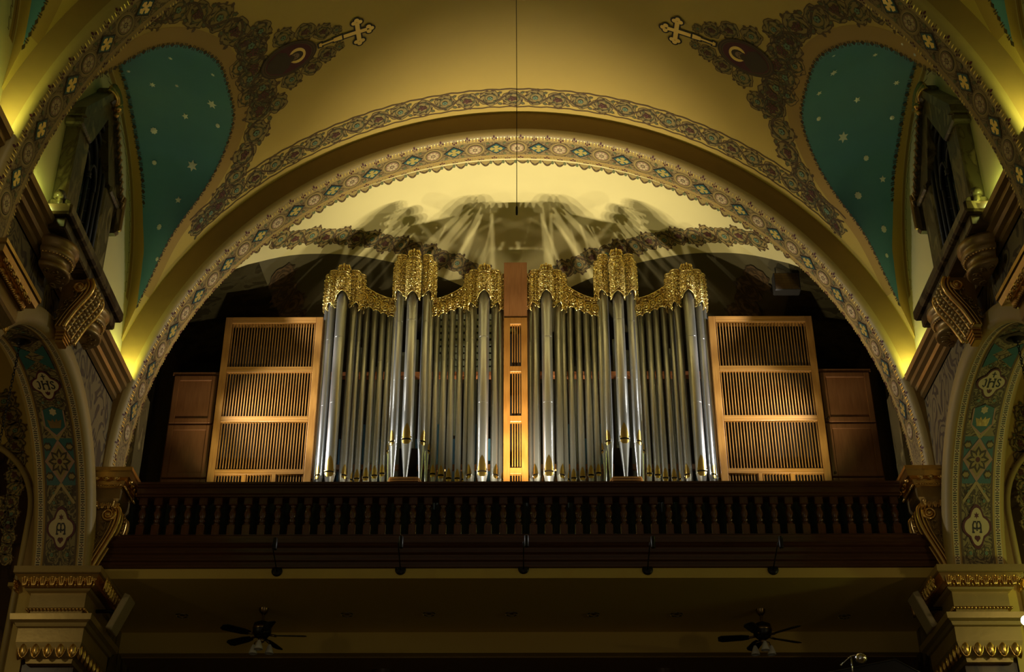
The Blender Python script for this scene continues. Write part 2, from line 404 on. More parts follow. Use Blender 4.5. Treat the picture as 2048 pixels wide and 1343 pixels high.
def crossdiamond(P, x, y, r):
    D = lambda q, sx=1.25: [(x+q*r*sx, y), (x, y+q*r), (x-q*r*sx, y), (x, y-q*r)]
    P.poly('ink', D(1.05), 3); P.poly('teal_bright', D(.88), 4)
    for a in (0, pi/2, pi, -pi/2):
        e = 1.1 if a in (0, pi) else .85
        P.disc('goldleaf', x+cos(a)*r*.40*e, y+sin(a)*r*.40*e, r*.36*e, r*.20, 5.5, 8, a)
        for q in (-1, 1): P.disc('goldleaf', x+cos(a)*r*.50*e-sin(a)*q*r*.17, y+sin(a)*r*.50*e+cos(a)*q*r*.17, r*.15, n=6, layer=5.6)
    P.disc('goldleaf', x, y, r*.2, n=8, layer=5.8)
    for q in (-1, 1):
        for h in (-1, 1):
            pts = [(x+q*r*(.75+.55*(i/9))+q*.12*r*cos(i*.8), y+h*r*(.95-.6*i/9)+.18*r*h*sin(i*.9)) for i in range(10)]
            P.strip('vine_brown', pts, .13*r, .05*r, 2); P.leaf('vine_green', pts[3][0], pts[3][1], atan2(h, q), .5*r, .3*r, 2.5)
def fleur(P, x, y, r, s):
    for a in (0, 1.25, -1.25): P.disc('maroon', x+sin(a)*r*.62, y-s*cos(a)*r*.62, r*.36, r*.26, 2, 6, pi/2-a if s < 0 else a+pi/2)
    P.strip('maroon', [(x, y), (x, y+s*r*.7)], r*.14, layer=2)
def glints(P, x, y, r, n=3, m='goldleaf'):
    for k in range(n): P.disc(m, x+(k-(n-1)/2)*r*.85, y, r*.15, r*.55, 4, 8)

# ================================================================== NAVE VAULT
VA, VB, ZC = 7.0, 7.17, 9.8          # vault ellipse
RA, RB = 6.5, 6.66                   # transverse rib ellipse
WX = 6.65                            # plane of the side walls
VR = 7.08
def vmap(s, y, h=0):
    p = s/VR; return ((VA-h)*sin(p), y, ZC+(VB-h)*cos(p))
BPTS = [(0, 4.68), (.74, 4.73), (1.42, 5.04), (1.83, 5.41), (2.09, 5.88), (2.45, 6.24), (2.60, 6.43), (2.74, 6.645)]
def lerp_tab(T, x):
    if x <= T[0][0]: return T[0][1]
    for (a, b), (c, d) in zip(T, T[1:]):
        if x <= c:
            return b+(d-b)*(x-a)/(c-a)
    return T[-1][1]
# smooth curve through the pod outline (Catmull-Rom), resampled
def cat(P, n=8):
    out = []
    for i in range(len(P)-1):
        p0 = P[max(i-1, 0)] if i else (-P[1][0], P[1][1]); p1, p2 = P[i], P[i+1]; p3 = P[min(i+2, len(P)-1)]
        for k in range(n):
            t = k/n; out.append(tuple(.5*((2*b)+(-a+c)*t+(2*a-5*b+4*c-d)*t*t+(-a+3*b-3*c+d)*t**3) for a, b, c, d in zip(p0, p1, p2, p3)))
    return out+[P[-1]]
BC = cat(BPTS)
BC_full = [(-d, x) for d, x in reversed(BC[1:])]+BC
def arclen(P):
    L = [0]
    for a, b in zip(P, P[1:]): L.append(L[-1]+sqrt(sum((q-p)**2 for p, q in zip(a, b))))
    return L
def path_of(P):
    L = arclen(P)
    def f(t):
        t = max(0, min(L[-1], t)); 
        for i in range(len(L)-1):
            if t <= L[i+1]:
                k = (t-L[i])/((L[i+1]-L[i]) or 1); return tuple(a+(b-a)*k for a, b in zip(P[i], P[i+1]))
        return P[-1]
    return f, L[-1]
SMAX = asin(6.645/VA)*VR
def sx(x): return asin(max(-1, min(1, x/VA)))*VR
LUN_Z0, LUN_R, = 12.82, 2.80
def lun(a):      # lunette arch on the wall plane, a in [-1,1]
    return (LUN_R*sin(a*pi/2), LUN_Z0+LUN_R*cos(a*pi/2))

def vault_bay(name, y0, y1, ym):
    mb = MB(); ys = [y0]
    ys += [ym+d for d, x in BC_full if y0 < ym+d < y1]+[y1]
    ys = sorted(set(ys)); dT = BC
    def sb(y):
        d = abs(y-ym); return SMAX if d >= 2.74 else sx(lerp_tab(dT, d))
    NC = 72
    mb.grid(len(ys), NC+1, lambda i, j: vmap(sb(ys[i])*(2*j/NC-1), ys[i]), 'plaster', True, flip=True)
    P = Paint(mb, vmap)
    # gold margin painted round the blue pods, then the vine border
    for s in (-1, 1):
        edge = [(s*sx(x), ym+d) for d, x in BC_full]
        def offs(o, E=edge, s=s):
            out = []
            for i, (a, b) in enumerate(E):
                p = E[max(i-1, 0)]; q = E[min(i+1, len(E)-1)]; dx, dy = q[0]-p[0], q[1]-p[1]; l = sqrt(dx*dx+dy*dy) or 1
                out.append((a-s*dy/l*o, b+s*dx/l*o))
            return out
        e0, e1 = offs(0.0), offs(.30)
        n = len(e0)
        mb.add([vmap(a, b, .002) for a, b in e0]+[vmap(a, b, .002) for a, b in e1], [(i, i+1, n+i+1, n+i) for i in range(n-1) if y0 <= min(e0[i][1], e1[i][1]) and max(e0[i+1][1], e1[i+1][1]) <= y1], 'plaster_margin', True)
        teeth(P, [q for q in e0 if abs(q[1]-ym) < 2.64], s, y0, y1)
        e2 = [p for p in offs(.56) if y0+.12 < p[1] < y1-.3 and abs(p[0]) < 7.8]
        f, L = path_of(e2)
        vineband(P, f, L, lambda u: .165+.12*sin(pi*u), 1.8, 0)
        cartouche(P, s, ym)
    return mb, P
def teeth(P, E, s, y0, y1):
    f, L = path_of(E); t = .04; k = 0
    while t < L-.05:
        x, y = f(t); x2, y2 = f(t+.01); a = atan2(y2-y, x2-x)
        if y0+.05 < y < y1-.05:
            if k % 2 == 0:
                P.poly('vine_dark', [(x+cos(a)*.05, y+sin(a)*.05), (x-sin(a)*.04, y+cos(a)*.04), (x-cos(a)*.05, y-sin(a)*.05), (x+sin(a)*.04, y-cos(a)*.04)], 3)
            else:
                for q in (-.018, .018):
                    P.strip('vine_dark', [(x+cos(a)*q+sin(a)*.045, y+sin(a)*q-cos(a)*.045), (x+cos(a)*q-sin(a)*.045, y+sin(a)*q+cos(a)*.045)], .016, layer=3)
        t += .095; k += 1
def cartouche(P, s, ym):
    X = lambda q: s*q
    cx, cy = 4.04, ym+.06
    # foliage field round the oval
    for (a, b, r, h, k) in ((4.62, .52, .27, 1, 1), (4.62, -.52, .27, -1, 1), (4.40, .88, .21, -1, 0), (4.40, -.88, .21, 1, 0), (4.05, .50, .20, 1, 0), (4.05, -.50, .20, -1, 0),
                            (3.66, .42, .19, -1, 1), (3.66, -.42, .19, 1, 1), (4.78, .0, .26, 1, 0), (3.36, .27, .17, 1, 1), (3.36, -.27, .17, -1, 1), (4.72, .80, .19, 1, 1), (4.72, -.80, .19, -1, 1),
                            (4.9, .36, .2, -1, 0), (4.9, -.36, .2, 1, 0), (3.12, .20, .10, -1, 0), (3.12, -.20, .10, 1, 0)):
        sc_(P, X(a), cy+b, 0 if s > 0 else pi, r, h*s, k)
    oval = lambda q, n=28: [(X(cx+.50*q*cos(2*pi*i/n)), cy+.33*q*sin(2*pi*i/n)) for i in range(n)]
    P.poly('vine_dark', oval(1.06), 6); P.poly('vine_brown', oval(1.0), 6.5); P.strip('vine_dark', oval(.92), .02, layer=7, closed=True); P.poly('maroon', oval(.86), 7.5)
    # robed bust, gilt halo; heads point to the crown of the vault
    hx = cx-.15
    P.disc('goldleaf', X(hx-.015), cy, .155, .165, 8, 20)
    P.disc('maroon', X(hx+.10), cy, .09, .085, 8.2, 12)
    P.poly('vine_dark', [(X(cx-.02), cy-.05), (X(cx-.05), cy+.05), (X(cx+.02), cy+.17), (X(cx+.16), cy+.25), (X(cx+.36), cy+.13), (X(cx+.42), cy), (X(cx+.36), cy-.13), (X(cx+.16), cy-.25), (X(cx+.02), cy-.17)], 8.6)
    P.disc('vine_dark', X(hx), cy, .125, .10, 8.8, 14); P.disc('skin_paint', X(hx+.03), cy, .085, .068, 9.2, 12)
    P.disc('vine_dark', X(hx+.085), cy, .05, .055, 9.6, 10)
    for q in (-.028, .028): P.disc('ink', X(hx+.015), cy+q, .01, .012, 9.8, 6)
    P.strip('vine_brown', [(X(hx+.02), cy), (X(hx+.052), cy)], .012, layer=9.8)
    # gilt budded cross on a staff
    for lay, g, m in ((5.2, .028, 'ink'), (6, 0, 'goldleaf')):
        bar = lambda x0, x1, w0, w1: P.poly(m, [(X(x0-g), cy-w0-g), (X(x1+g), cy-w1-g), (X(x1+g), cy+w1+g), (X(x0-g), cy+w0+g)], lay)
        bar(2.60, 3.02, .04, .04); bar(3.05, 3.20, .05, .04); bar(3.2, 3.42, .02, .02); bar(3.42, 3.47, .05, .03)
        P.poly(m, [(X(2.72-g), cy-.22-g), (X(2.80+g), cy-.22-g), (X(2.80+g), cy+.22+g), (X(2.72-g), cy+.22+g)], lay+.1)
        for (a, b) in ((2.57, 0), (2.76, .22), (2.76, -.22)):
            for (u, v) in ((0, .055), (0, -.055), (-.05, 0)) if b == 0 else ((.055, 0), (-.055, 0), (0, .05*(1 if b > 0 else -1))):
                P.disc(m, X(a+u), cy+v+b, .045+g, n=10, layer=lay+.2)
TMT = [(0, .94), (1.0, .94), (1.42, .93), (1.6, .92), (1.83, .885), (1.99, .83), (2.09, .77), (2.18, .72), (2.28, .63), (2.37, .53), (2.45, .47), (2.5, .39), (2.54, .30), (2.57, .19), (2.6, 0), (3, 0)]
def pod(mb, s, ym, y0, y1):
    # blue starry cross-vault over a clerestory window
    n = len(BC_full); NV = 11
    B = [Vector((s*x, ym+d, ZC+VB*sqrt(max(0, 1-(x/VA)**2)))) for d, x in BC_full]
    T = arclen([tuple(b) for b in B]); L = []
    for i in range(n):
        a = 2*T[i]/T[-1]-1; d, z = lun(a); L.append(Vector((s*(WX-.0), ym+d, z)))
    def fn(i, j):
        t = j/(NV-1); p = B[i].lerp(L[i], t); p.z += .16*sin(pi*t)*(1-abs(2*i/(n-1)-1)); return p
    def tm(i):
        d = abs(BC_full[max(0, min(n-1, int(round(i))))][0]); return lerp_tab(TMT, d)+.001
    def tmf(u):
        k = int(max(0, min(n-2, u))); f_ = u-k; return tm(k)*(1-f_)+tm(k+1)*f_
    NT = 9; W = NT+4
    def g(i, j):
        m_ = tm(i); t = m_*j/(NT-1) if j < NT else m_+(1-m_)*(j-NT+1)/(W-NT)
        return fn(i, t*(NV-1))
    mb.grid(n, W, g, 'teal', True, flip=(s > 0), mfn=lambda i, j: 'teal' if j < NT-1 and tm(i)+tm(i+1) > .01 else 'plaster_margin')
    # teeth on the wall-side edge of the blue
    def fm(u, v, h):
        i = max(0, min(n-1.001, u)); k = int(i); t = max(0, min(1, v)); p = Vector(fn(k, t*(NV-1))).lerp(Vector(fn(k+1, t*(NV-1))), i-k); p.x -= s*h; p.z -= h*1.; return p
    P = Paint(mb, fm, .008, False)
    acc = 0; nxt = .05; k = 0
    for i in range(n-1):
        if tm(i) < .02: continue
        a, b = fm(i, tm(i), 0), fm(i+1, tm(i+1), 0); l = (b-a).length; w = (fm(i, 1, 0)-fm(i, 0, 0)).length
        while acc+l > nxt:
            u = i+(nxt-acc)/l; du = .045/l; tv = tmf(u); q0 = .045/w
            if k % 2 == 0: P.poly('vine_dark', [(u-du, tmf(u-du)), (u, tv+q0), (u+du, tmf(u+du)), (u, tv-q0)], 3)
            else:
                for q in (-.4, .4): P.poly('vine_dark', [(u+q*du-.15*du, tmf(u+q*du)-q0), (u+q*du-.15*du, tmf(u+q*du)+q0), (u+q*du+.15*du, tmf(u+q*du)+q0), (u+q*du+.15*du, tmf(u+q*du)-q0)], 3)
            nxt += .095; k += 1
        acc += l
    return fn

bays = [(14.75, 20.46, 17.62, 'far'), (8.4, 14.1, 11.25, 'near')]
for bi, (y0, y1, ym, nm) in enumerate(bays):
    mb, P = vault_bay('ceiling', y0, y1, ym)
    if bi == 0:
        # straight vine border along the far arch, between two thin lines
        L = sx(5.62)
        vineband(P, lambda t: (-L+t, 20.02), 2*L, .205, 2.05, 0, .06)
        n = 120
        for yy, ww in ((19.775, .035), (20.265, .03)):
            P.strip('vine_brown', [(-L+2*L*i/n, yy+.012*sin(i*1.9)) for i in range(n+1)], ww, layer=2)
    for s in (-1, 1): 
        fn = pod(mb, s, ym, y0, y1)
        if bi == 0: POD = fn if s < 0 else POD
    structure(mb.build('ceiling'))

# stars: six-pointed silver stars set on the blue
from mathutils.bvhtree import BVHTree
vobj = [o for o in COL.objects if o.name == 'ceiling'][0]
bvh = BVHTree.FromPolygons([v.co for v in vobj.data.vertices], [p.vertices[:] for p in vobj.data.polygons])
mb = MB()
STARS = [(305, 169, 9, 6), (354, 171, 6, 6), (424, 208, 15, 6), (371, 232, 10, 5), (436, 251, 7, 8), (308, 261, 10, 8), (309, 325, 7, 8), (385, 331, 16, 6), (357, 400, 10, 5), (319, 454, 9, 8), (315, 518, 7, 8), (426, 149, 7, 6), (257, 142, 6, 6), (341, 116, 7, 6),
         (1667, 145, 12, 6), (1638, 186, 9, 5), (1714, 199, 10, 5), (1793, 165, 9, 6), (1637, 237, 7, 8), (1784, 235, 7, 8), (1686, 274, 16, 6), (1732, 316, 8, 8), (1765, 358, 10, 5), (1716, 391, 11, 8), (1767, 458, 11, 8), (1773, 511, 7, 8), (1750, 109, 8, 6), (1830, 109, 6, 6), (1667, 111, 6, 6), (1805, 88, 5, 6)]
for u, v, px, k in STARS:
    d = ray(u, v).normalized(); hit, nor, idx, dist = bvh.ray_cast(Vector((0, 0, 0)), d)
    if not hit: continue
    if nor.dot(d) > 0: nor = -nor
    c = hit+nor*.008; t = nor.orthogonal().normalized(); b = nor.cross(t); r = px/1.75*dist/F_PX*1.3; ph = random.random()
    mb.add([c+nor*.006]+[c+(t*cos(ph+pi*i/k)+b*sin(ph+pi*i/k))*(r if i % 2 == 0 else r*(.5 if k < 8 else .78)) for i in range(2*k)], [(0, 1+i, 1+(i+1) % (2*k)) for i in range(2*k)], 'star_silver')
mb.build('painted_stars', vobj)['label'] = 'scattered silver stars on the blue pods'

# ================================================================== TRANSVERSE RIBS
def rib(name, y0, wd=.76):
    mb = MB()
    def lift(t):
        r1, r2 = .13, .07
        if t < r1: return r1-sqrt(max(0, r1*r1-(r1-t)**2))
        if t > wd-r2: return r2-sqrt(max(0, r2*r2-(t-wd+r2)**2))
        return 0
    def rmap(s, t, h=0):
        p = s/6.58; H = lift(max(0, min(wd, t)))-h
        if abs(p) > pi/2:
            return ((RA+H)*(1 if p > 0 else -1), y0+t, ZC-(abs(s)-6.58*pi/2))
        return ((RA+H)*sin(p), y0+t, ZC+(RB+H)*cos(p))
    SM = 6.58*pi/2+.12; NS = 150
    ts = [0, .01, .03, .06, .095, .13, .17, .20, .58, .60, .615, .635, .65, .69, .71, .735, .75, .76]
    def mf(i, j):
        t = ts[j]
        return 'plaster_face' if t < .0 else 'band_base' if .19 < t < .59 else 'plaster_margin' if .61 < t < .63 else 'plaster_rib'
    mb.grid(NS+1, len(ts), lambda i, j: rmap(-SM+2*SM*i/NS, ts[j]), 'plaster_rib', True, mfn=mf, flip=True)
    for yy, fl, d0 in ((y0, False, .13), (y0+wd, True, .07)):   # the two flat faces
        def ff(i, j, yy=yy, d0=d0):
            s = -SM+2*SM*i/NS; x, y, z = rmap(s, .3); k = [d0, .3, .55, .9][j]; p = max(-pi/2, min(pi/2, s/6.58))
            return (x+k*sin(p), yy, z+k*cos(p) if abs(s/6.58) < pi/2 else z)
        mb.grid(NS+1, 4, ff, 'plaster_face', False, flip=fl)
    P = Paint(mb, rmap)
    pitch = .80; i = -13
    for i in range(-12, 13):
        rosette(P, i*pitch, .39, .145)
        if i < 12: crossdiamond(P, (i+.5)*pitch, .39, .155)
    k = 0; s = -SM+.15
    while s < SM:
        if k % 2 == 0:
            glints(P, s, .11, .075); glints(P, s, .685, .06)
        else:
            q = (k//2) % 2
            fleur(P, s, .115, .075, 1 if q else -1); fleur(P, s, .69, .06, 1 if q else -1)
        s += .118 if k % 2 == 0 else .132; k += 1
    return mb
structure(rib('trim_1', 20.44).build('trim_1'))
structure(rib('trim_2', 14.05).build('trim_2'))

# ================================================================== ORGAN CHAMBER (beyond the far arch)
DA, DB, DC, DY = 6.72, 6.76, 6.5, 21.2
EDGE = [(-5.5, 21.2), (-5.06, 21.47), (-4.76, 21.75), (-4.29, 22.11), (-3.79, 22.50), (-3.27, 22.88), (-2.73, 23.27), (-2.06, 23.72), (-1.38, 24.15), (-.98, 24.40), (-.47, 24.62), (0, 24.8)]
def dz(x, y, h=0):
    return ZC+(DB-h)*sqrt(max(0, 1-(x/DA)**2-((y-DY)/DC)**2))
mb = MB()
def ey(x):
    x = -abs(x); return lerp_tab([(a, b) for a, b in EDGE], x) if x > -5.5 else 21.2
NX = 80; xs = [-6.6+13.2*i/NX for i in range(NX+1)]; NY = 14
mb.grid(NX+1, NY+1, lambda i, j: (lambda x, y: (x, y, dz(x, y)))(xs[i], 21.2-.02+(ey(xs[i])-21.18)*j/NY), 'plaster_cream', True)
P = Paint(mb, lambda x, y, h: (x, y, dz(x, y, h)-h*.3))
# festoons hanging from the far side of the arch
for i in range(-26, 27):
    s0 = i*.235; x = DA*sin(s0/6.74); 
    if abs(x) > 5.0: continue
    x1 = DA*sin((s0+.2)/6.74)
    pts = [(x+(x1-x)*k/8, 21.33+.13*sin(pi*k/8)*(1.1 if i % 4 else .7)) for k in range(9)]
    P.poly('vine_fill', pts, 1); P.strip('vine_brown', pts, .022, layer=2); P.disc('vine_green', x1, 21.37, .03, .05, 2.5, 6)
    P.strip('vine_dark', [(p[0], p[1]-.03) for p in pts[2:7]], .012, layer=2.5)
# vine border above the two lunettes
for s in (-1, 1):
    E = [(s*a, b) for a, b in EDGE]
    def off(o):
        out = []
        for i, (a, b) in enumerate(E):
            p = E[max(i-1, 0)]; q = E[min(i+1, len(E)-1)]; dx, dy = q[0]-p[0], q[1]-p[1]; l = sqrt(dx*dx+dy*dy)
            out.append((a+s*dy/l*o, b-s*dx/l*o))
        return out
    e2 = [p for p in off(.36) if p[1] > 21.33]
    f, L = path_of(e2); vineband(P, f, L*.97, .185, 1.75, 0, .1)
# lunette vaults going back from the edge, and the back wall
def lunv(i, j):
    x = xs[i]; y = ey(x); t = j/8; z = dz(x, y); k = max(0, min(1, (abs(x)-4.9)/.7))
    if j and k: return ((abs(x)+k*(7.4-abs(x)))*(1 if x > 0 else -1), y+(26.4-y)*t, z+.2*k-.3*t)
    return (x*(1-.1*t), y+(26.4-y)*t, z-.55*t)
mb.grid(NX+1, 9, lunv, 'plaster_soffit_shade', True, mfn=lambda i, j: 'plaster_soffit_shade' if abs(xs[i]) < 4.8 else 'marble_wall')
class ShadedInk:      # the same stencil with the lunettes' shade put into its colours
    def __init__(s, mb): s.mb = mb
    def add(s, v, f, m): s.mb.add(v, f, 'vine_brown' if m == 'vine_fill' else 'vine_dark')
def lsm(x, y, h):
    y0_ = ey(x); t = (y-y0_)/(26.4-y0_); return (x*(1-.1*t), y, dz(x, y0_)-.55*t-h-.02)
P2 = Paint(ShadedInk(mb), lsm, .006)
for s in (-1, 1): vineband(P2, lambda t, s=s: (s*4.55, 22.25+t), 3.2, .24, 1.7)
structure(mb.build('ceiling'))
mb = MB(); mb.box(-6.9, 6.9, 26.3, 26.5, 8.4, 15.9, 'plaster_soffit_shade')
P = Paint(mb, lambda x, z, h: (x, 26.3-h, z))
for s in (-1, 1):
    vineband(P, lambda t, s=s: (s*(5.0+.05*sin(t)), 11.2+t), 3.6, .26, 1.8)
structure(mb.build('wall_back'))
for s, nm in ((-1, 'wall_left'), (1, 'wall_right')):
    mb = MB()
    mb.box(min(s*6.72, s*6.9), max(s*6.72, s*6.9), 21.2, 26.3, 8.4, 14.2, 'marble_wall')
    mb.box(min(s*5.75, s*6.72), max(s*5.75, s*6.72), 25.3, 26.3, 8.4, 13.8, 'plaster_soffit_shade')
    mb.box(*sorted((s*6.42, s*6.72)), 21.22, 21.75, 8.4, 11.6, 'marble_green'); mb.box(*sorted((s*6.60, s*6.72)), 21.75, 21.95, 8.4, 11.6, 'marble_wall')
    P = Paint(mb, lambda x, z, h: (x, 25.3-h, z))
    for k in range(24): P.disc('vine_dark', s*6.0, 11.5+k*.12, .03, n=6, layer=2); P.disc('vine_dark', s*5.86, 11.56+k*.12, .02, n=6, layer=2)
    structure(mb.build(nm))

# ================================================================== SIDE WALLS, CORNICES, ARCADES
AR, AY, AZ = 2.74, 17.62, 7.40     # arcade arch
AX0, AX1 = 6.56, 7.46              # nave face of the archivolt / aisle face
def arch_pt(a, r=AR): return (AY-r*cos(a), AZ+.04+r*1.02*sin(a))
def side_wall(s):
    mb = MB(); X = s*WX
    # lunette / clerestory wall for both bays
    for ym, y0, y1 in ((17.62, 14.75, 20.46), (11.25, 8.4, 14.1)):
        n = 48
        mb.grid(n+1, 2, lambda i, j: (X, ym+LUN_R*1.02*sin((2*i/n-1)*pi/2), (LUN_Z0+LUN_R*cos((2*i/n-1)*pi/2)+.02) if j else 10.9), 'plaster_cream', False, flip=(s > 0))
        P = Paint(mb, lambda y, z, h: (X-s*h, y, z))
        # stepped key line painted inside the lunette
        pts = []; N = 44
        for k in range(N):
            a = (k/N*2-1)*.99; b = ((k+.8)/N*2-1)*.99
            for q, r in ((a, LUN_R-.30), (b, LUN_R-.24), (b, LUN_R-.30)):
                aa = q*pi/2; pts.append((ym+r*sin(aa), LUN_Z0+r*cos(aa)-.02))
        P.strip('vine_brown', pts, .016, layer=1)
        ring = [(ym+(LUN_R-.12)*sin(k/40*pi-pi/2), LUN_Z0+(LUN_R-.12)*cos(k/40*pi-pi/2)) for k in range(41)]
        P.strip('plaster_margin', ring, .16, layer=.6); P.strip('vine_brown', [(a, b-.0) for a, b in ring], .012, layer=1)
    # arcade spandrel with all-over vine stencil
    n = 40
    outer = [arch_pt(pi*i/n, AR+.30) for i in range(n+1)]
    mb.grid(n+1, 2, lambda i, j: (X, outer[i][0], outer[i][1] if j == 0 else 10.98), 'vine_wall', False, flip=(s < 0))
    for a, b in ((14.58, 14.60), (20.64, 20.7)):
        mb.box(min(X, X+s*.4), max(X, X+s*.4), a, b, 7.4, 10.98, 'vine_wall')
    # archivolt: gold rounded edge then painted soffit
    sec = [(WX, .30), (6.60, .30), (6.57, .27), (AX0, .20), (AX0, .10), (6.58, .03), (6.63, 0), (7.41, 0), (AX1, .04), (AX1, .3)]
    full = [(AY+AR, 7.2)]+[]
    NA = 64
    def amap(u, x):     # u: distance along the soffit from far springing
        H = .62; T = pi*AR*1.01
        if u < H: return (AY+AR, AZ-.58+u, 0, 1)
        if u > H+T: return (AY-AR, AZ+.04-(u-H-T), 0, -1)
        a = pi-(u-H)/T*pi
        return (AY-AR*cos(a), AZ+.04+AR*1.02*sin(a), sin(a), -cos(a))
    UL = .62*2+pi*AR*1.01
    def apt(u, x, h):
        y, z, nz, ny = amap(u, x)
        return (s*x, y-ny*h, z-nz*h)
    mb.grid(NA+1, len(sec), lambda i, j: apt(1.04+(UL-2.08)*i/NA, sec[j][0], -sec[j][1]), 'plaster_margin', True, flip=(s > 0),
            mfn=lambda i, j: 'plaster_rib' if j < 6 or j > 6 else 'plaster_margin')
    P = Paint(mb, lambda u, x, h: apt(u, 7.02+(x-7.05)*.79, h))
    xm = 7.05; hw = .30
    strip = lambda m, x0, x1, lay, u0=1.05, u1=UL-1.05, n=60: P.strip(m, [(u0+(u1-u0)*i/n, (x0+x1)/2) for i in range(n+1)], abs(x1-x0), layer=lay)
    strip('vine_soffit', xm-hw, xm+hw, 1)
    for q in (-1, 1):
        strip('vine_brown', xm+q*hw-.02, xm+q*hw+.02, 2); strip('cream', xm+q*.41-.055, xm+q*.41+.055, 1)
        u = 1.08; k = 0
        while u < UL-1.08:
            x = xm+q*.41
            if k % 5 == 0:
                for a, b in ((0, .02), (0, -.02), (.02, 0), (-.02, 0)): P.disc('maroon', u+a*1.1, x+b*1.4, .013, n=6, layer=2)
            else: P.poly('ink', [(u-.008, x-.035), (u+.008, x-.035), (u+.008, x+.035), (u-.008, x+.035)], 2)
            u += .035 if k % 5 not in (0, 4) else .05; k += 1
    soffit_story(P, xm, hw, UL)
    structure(mb.build('wall_left' if s < 0 else 'wall_right'))
def glyph(P, m, strokes, cx, cy, sc, w, lay, flip=1):
    for st in strokes:
        P.strip(m, [(cx+b*sc, cy+flip*a*sc) for a, b in st], w, layer=lay)
def quatre(P, m, cx, cy, ru, rx, lay):
    n = 40; pts = []
    for i in range(n):
        a = 2*pi*i/n; f = .70+.30*abs(cos(2*a))**1.6
        pts.append((cx+ru*f*cos(a), cy+rx*f*sin(a)))
    P.poly(m, pts, lay)
def soffit_story(P, xm, hw, UL):
    # coordinates: u up the soffit, x across it; nave side is smaller |x|
    F = -1 if P.fn(1, 7, 0)[0] < 0 else 1
    def up(u0, sgn):
        u0 = u0+sgn*1.14; U = lambda d: u0+sgn*d
        f2 = F*(1)
        # scroll field
        for d, r, h in ((-.1, .13, 1), (-.1, .13, -1), (.16, .13, 1), (.16, .13, -1), (.95, .12, 1), (.95, .12, -1), (1.10, .10, 1), (1.10, .10, -1), (2.62, .12, 1), (2.62, .12, -1)):
            P2 = xm+h*.15; sc_(P, U(d), P2, pi/2, r, h, 0, False)
        # medallion with monogram M, star above, heart below
        quatre(P, 'maroon', U(.56), xm, .34, .285, 6); quatre(P, 'cream', U(.56), xm, .29, .24, 6.6)
        c = U(.56)
        k = 6; P.poly('maroon', [(c+sgn*.17+(.055 if i % 2 == 0 else .025)*cos(pi*i/k), xm+(.055 if i % 2 == 0 else .025)*sin(pi*i/k)) for i in range(12)], 7.6)
        Ms = [[(-.8, -.9), (-.8, .3), (-.55, .8), (-.2, .8), (0, .3), (.2, .8), (.55, .8), (.8, .3), (.8, -.9)], [(0, .3), (0, -.7)], [(-1, -.9), (-.5, -.9)], [(.5, -.9), (1., -.9)], [(-.8, -.1), (-.35, -.35), (0, -.1), (.35, -.35), (.8, -.1)]]
        glyph(P, 'ink', [[(a*F, b*sgn) for a, b in st] for st in Ms], c, xm, .095, .026, 7.7)
        P.disc('maroon', c-sgn*.17, xm-.022, .035, n=8, layer=7.6); P.disc('maroon', c-sgn*.17, xm+.022, .035, n=8, layer=7.6); P.poly('maroon', [(c-sgn*.18, xm-.055), (c-sgn*.18, xm+.055), (c-sgn*.235, xm)], 7.6)
        # lozenges on blue
        a, b = 1.22, 1.98
        P.poly('teal_bright', [(U(a), xm-hw+.02), (U(a), xm+hw-.02), (U(b), xm+hw-.02), (U(b), xm-hw+.02)], 2)
        D = lambda q, c0, lay, m: P.poly(m, [(c0+q*sgn*.36, xm), (c0, xm+q*.29), (c0-q*sgn*.36, xm), (c0, xm-q*.29)], lay)
        for c0 in (1.22, 1.60, 1.98):
            pass
        D(1.02, U(1.60), 3, 'ink'); D(1.0, U(1.60), 3.4, 'pink'); D(.8, U(1.60), 4, 'vine_fill')
        for q in (-1, 1):
            P.strip('pink', [(U(1.22-.02), xm+q*.26), (U(1.60), xm-q*.0+q*.0)], .001, layer=3)
            for w0, w1 in ((1.60-.36, 1.22-.0), (1.60+.36, 1.98)):
                P.strip('plaster_rib', [(U(w0+(.0)), xm), (U(w0+(w1-w0)*1.0-.0+(-.28 if w1 < w0 else .28)), xm+q*.25)], .05, layer=3.2)
            for d in (1.60-.24, 1.60+.24): P.leaf('vine_dark', U(d), xm+q*.13, pi/2*q, .17, .14, 3.6); P.leaf('vine_fill', U(d), xm+q*.15, pi/2*q, .13, .08, 4)
        for k in range(8): P.leaf('vine_dark', U(1.60), xm, k*pi/4, .22, .1, 5); P.leaf('vine_fill', U(1.60), xm, k*pi/4, .17, .05, 5.4)
        P.disc('maroon', U(1.60), xm, .045, n=10, layer=5.8)
        # crown on a blue shield
        P.poly('teal_bright', [(U(2.02), xm), (U(2.18), xm+.19), (U(2.48), xm+.19), (U(2.55), xm), (U(2.48), xm-.19), (U(2.18), xm-.19)], 4.5)
        P.strip('pink', [(U(2.02), xm), (U(2.18), xm+.2), (U(2.48), xm+.2)], .03, layer=4.8); P.strip('pink', [(U(2.02), xm), (U(2.18), xm-.2), (U(2.48), xm-.2)], .03, layer=4.8)
        P.poly('bronze_gold', [(U(2.16), xm-.1), (U(2.16), xm+.1), (U(2.31), xm+.14), (U(2.25), xm+.07), (U(2.33), xm+.045), (U(2.26), xm), (U(2.33), xm-.045), (U(2.25), xm-.07), (U(2.31), xm-.14)], 5.4)
        for k in range(6): P.leaf('cream', U(2.45), xm, k*pi/3, .075, .05, 5.6)
        if sgn < 0:
            for d in (2.8, 3.05, 3.3):
                for h in (-1, 1): sc_(P, U(d), xm+h*.14, pi/2, .13, h, 0, False)
            return
        # IHS medallion
        c = U(2.98)
        quatre(P, 'maroon', c, xm, .32, .285, 6); quatre(P, 'cream', c, xm, .28, .245, 6.6)
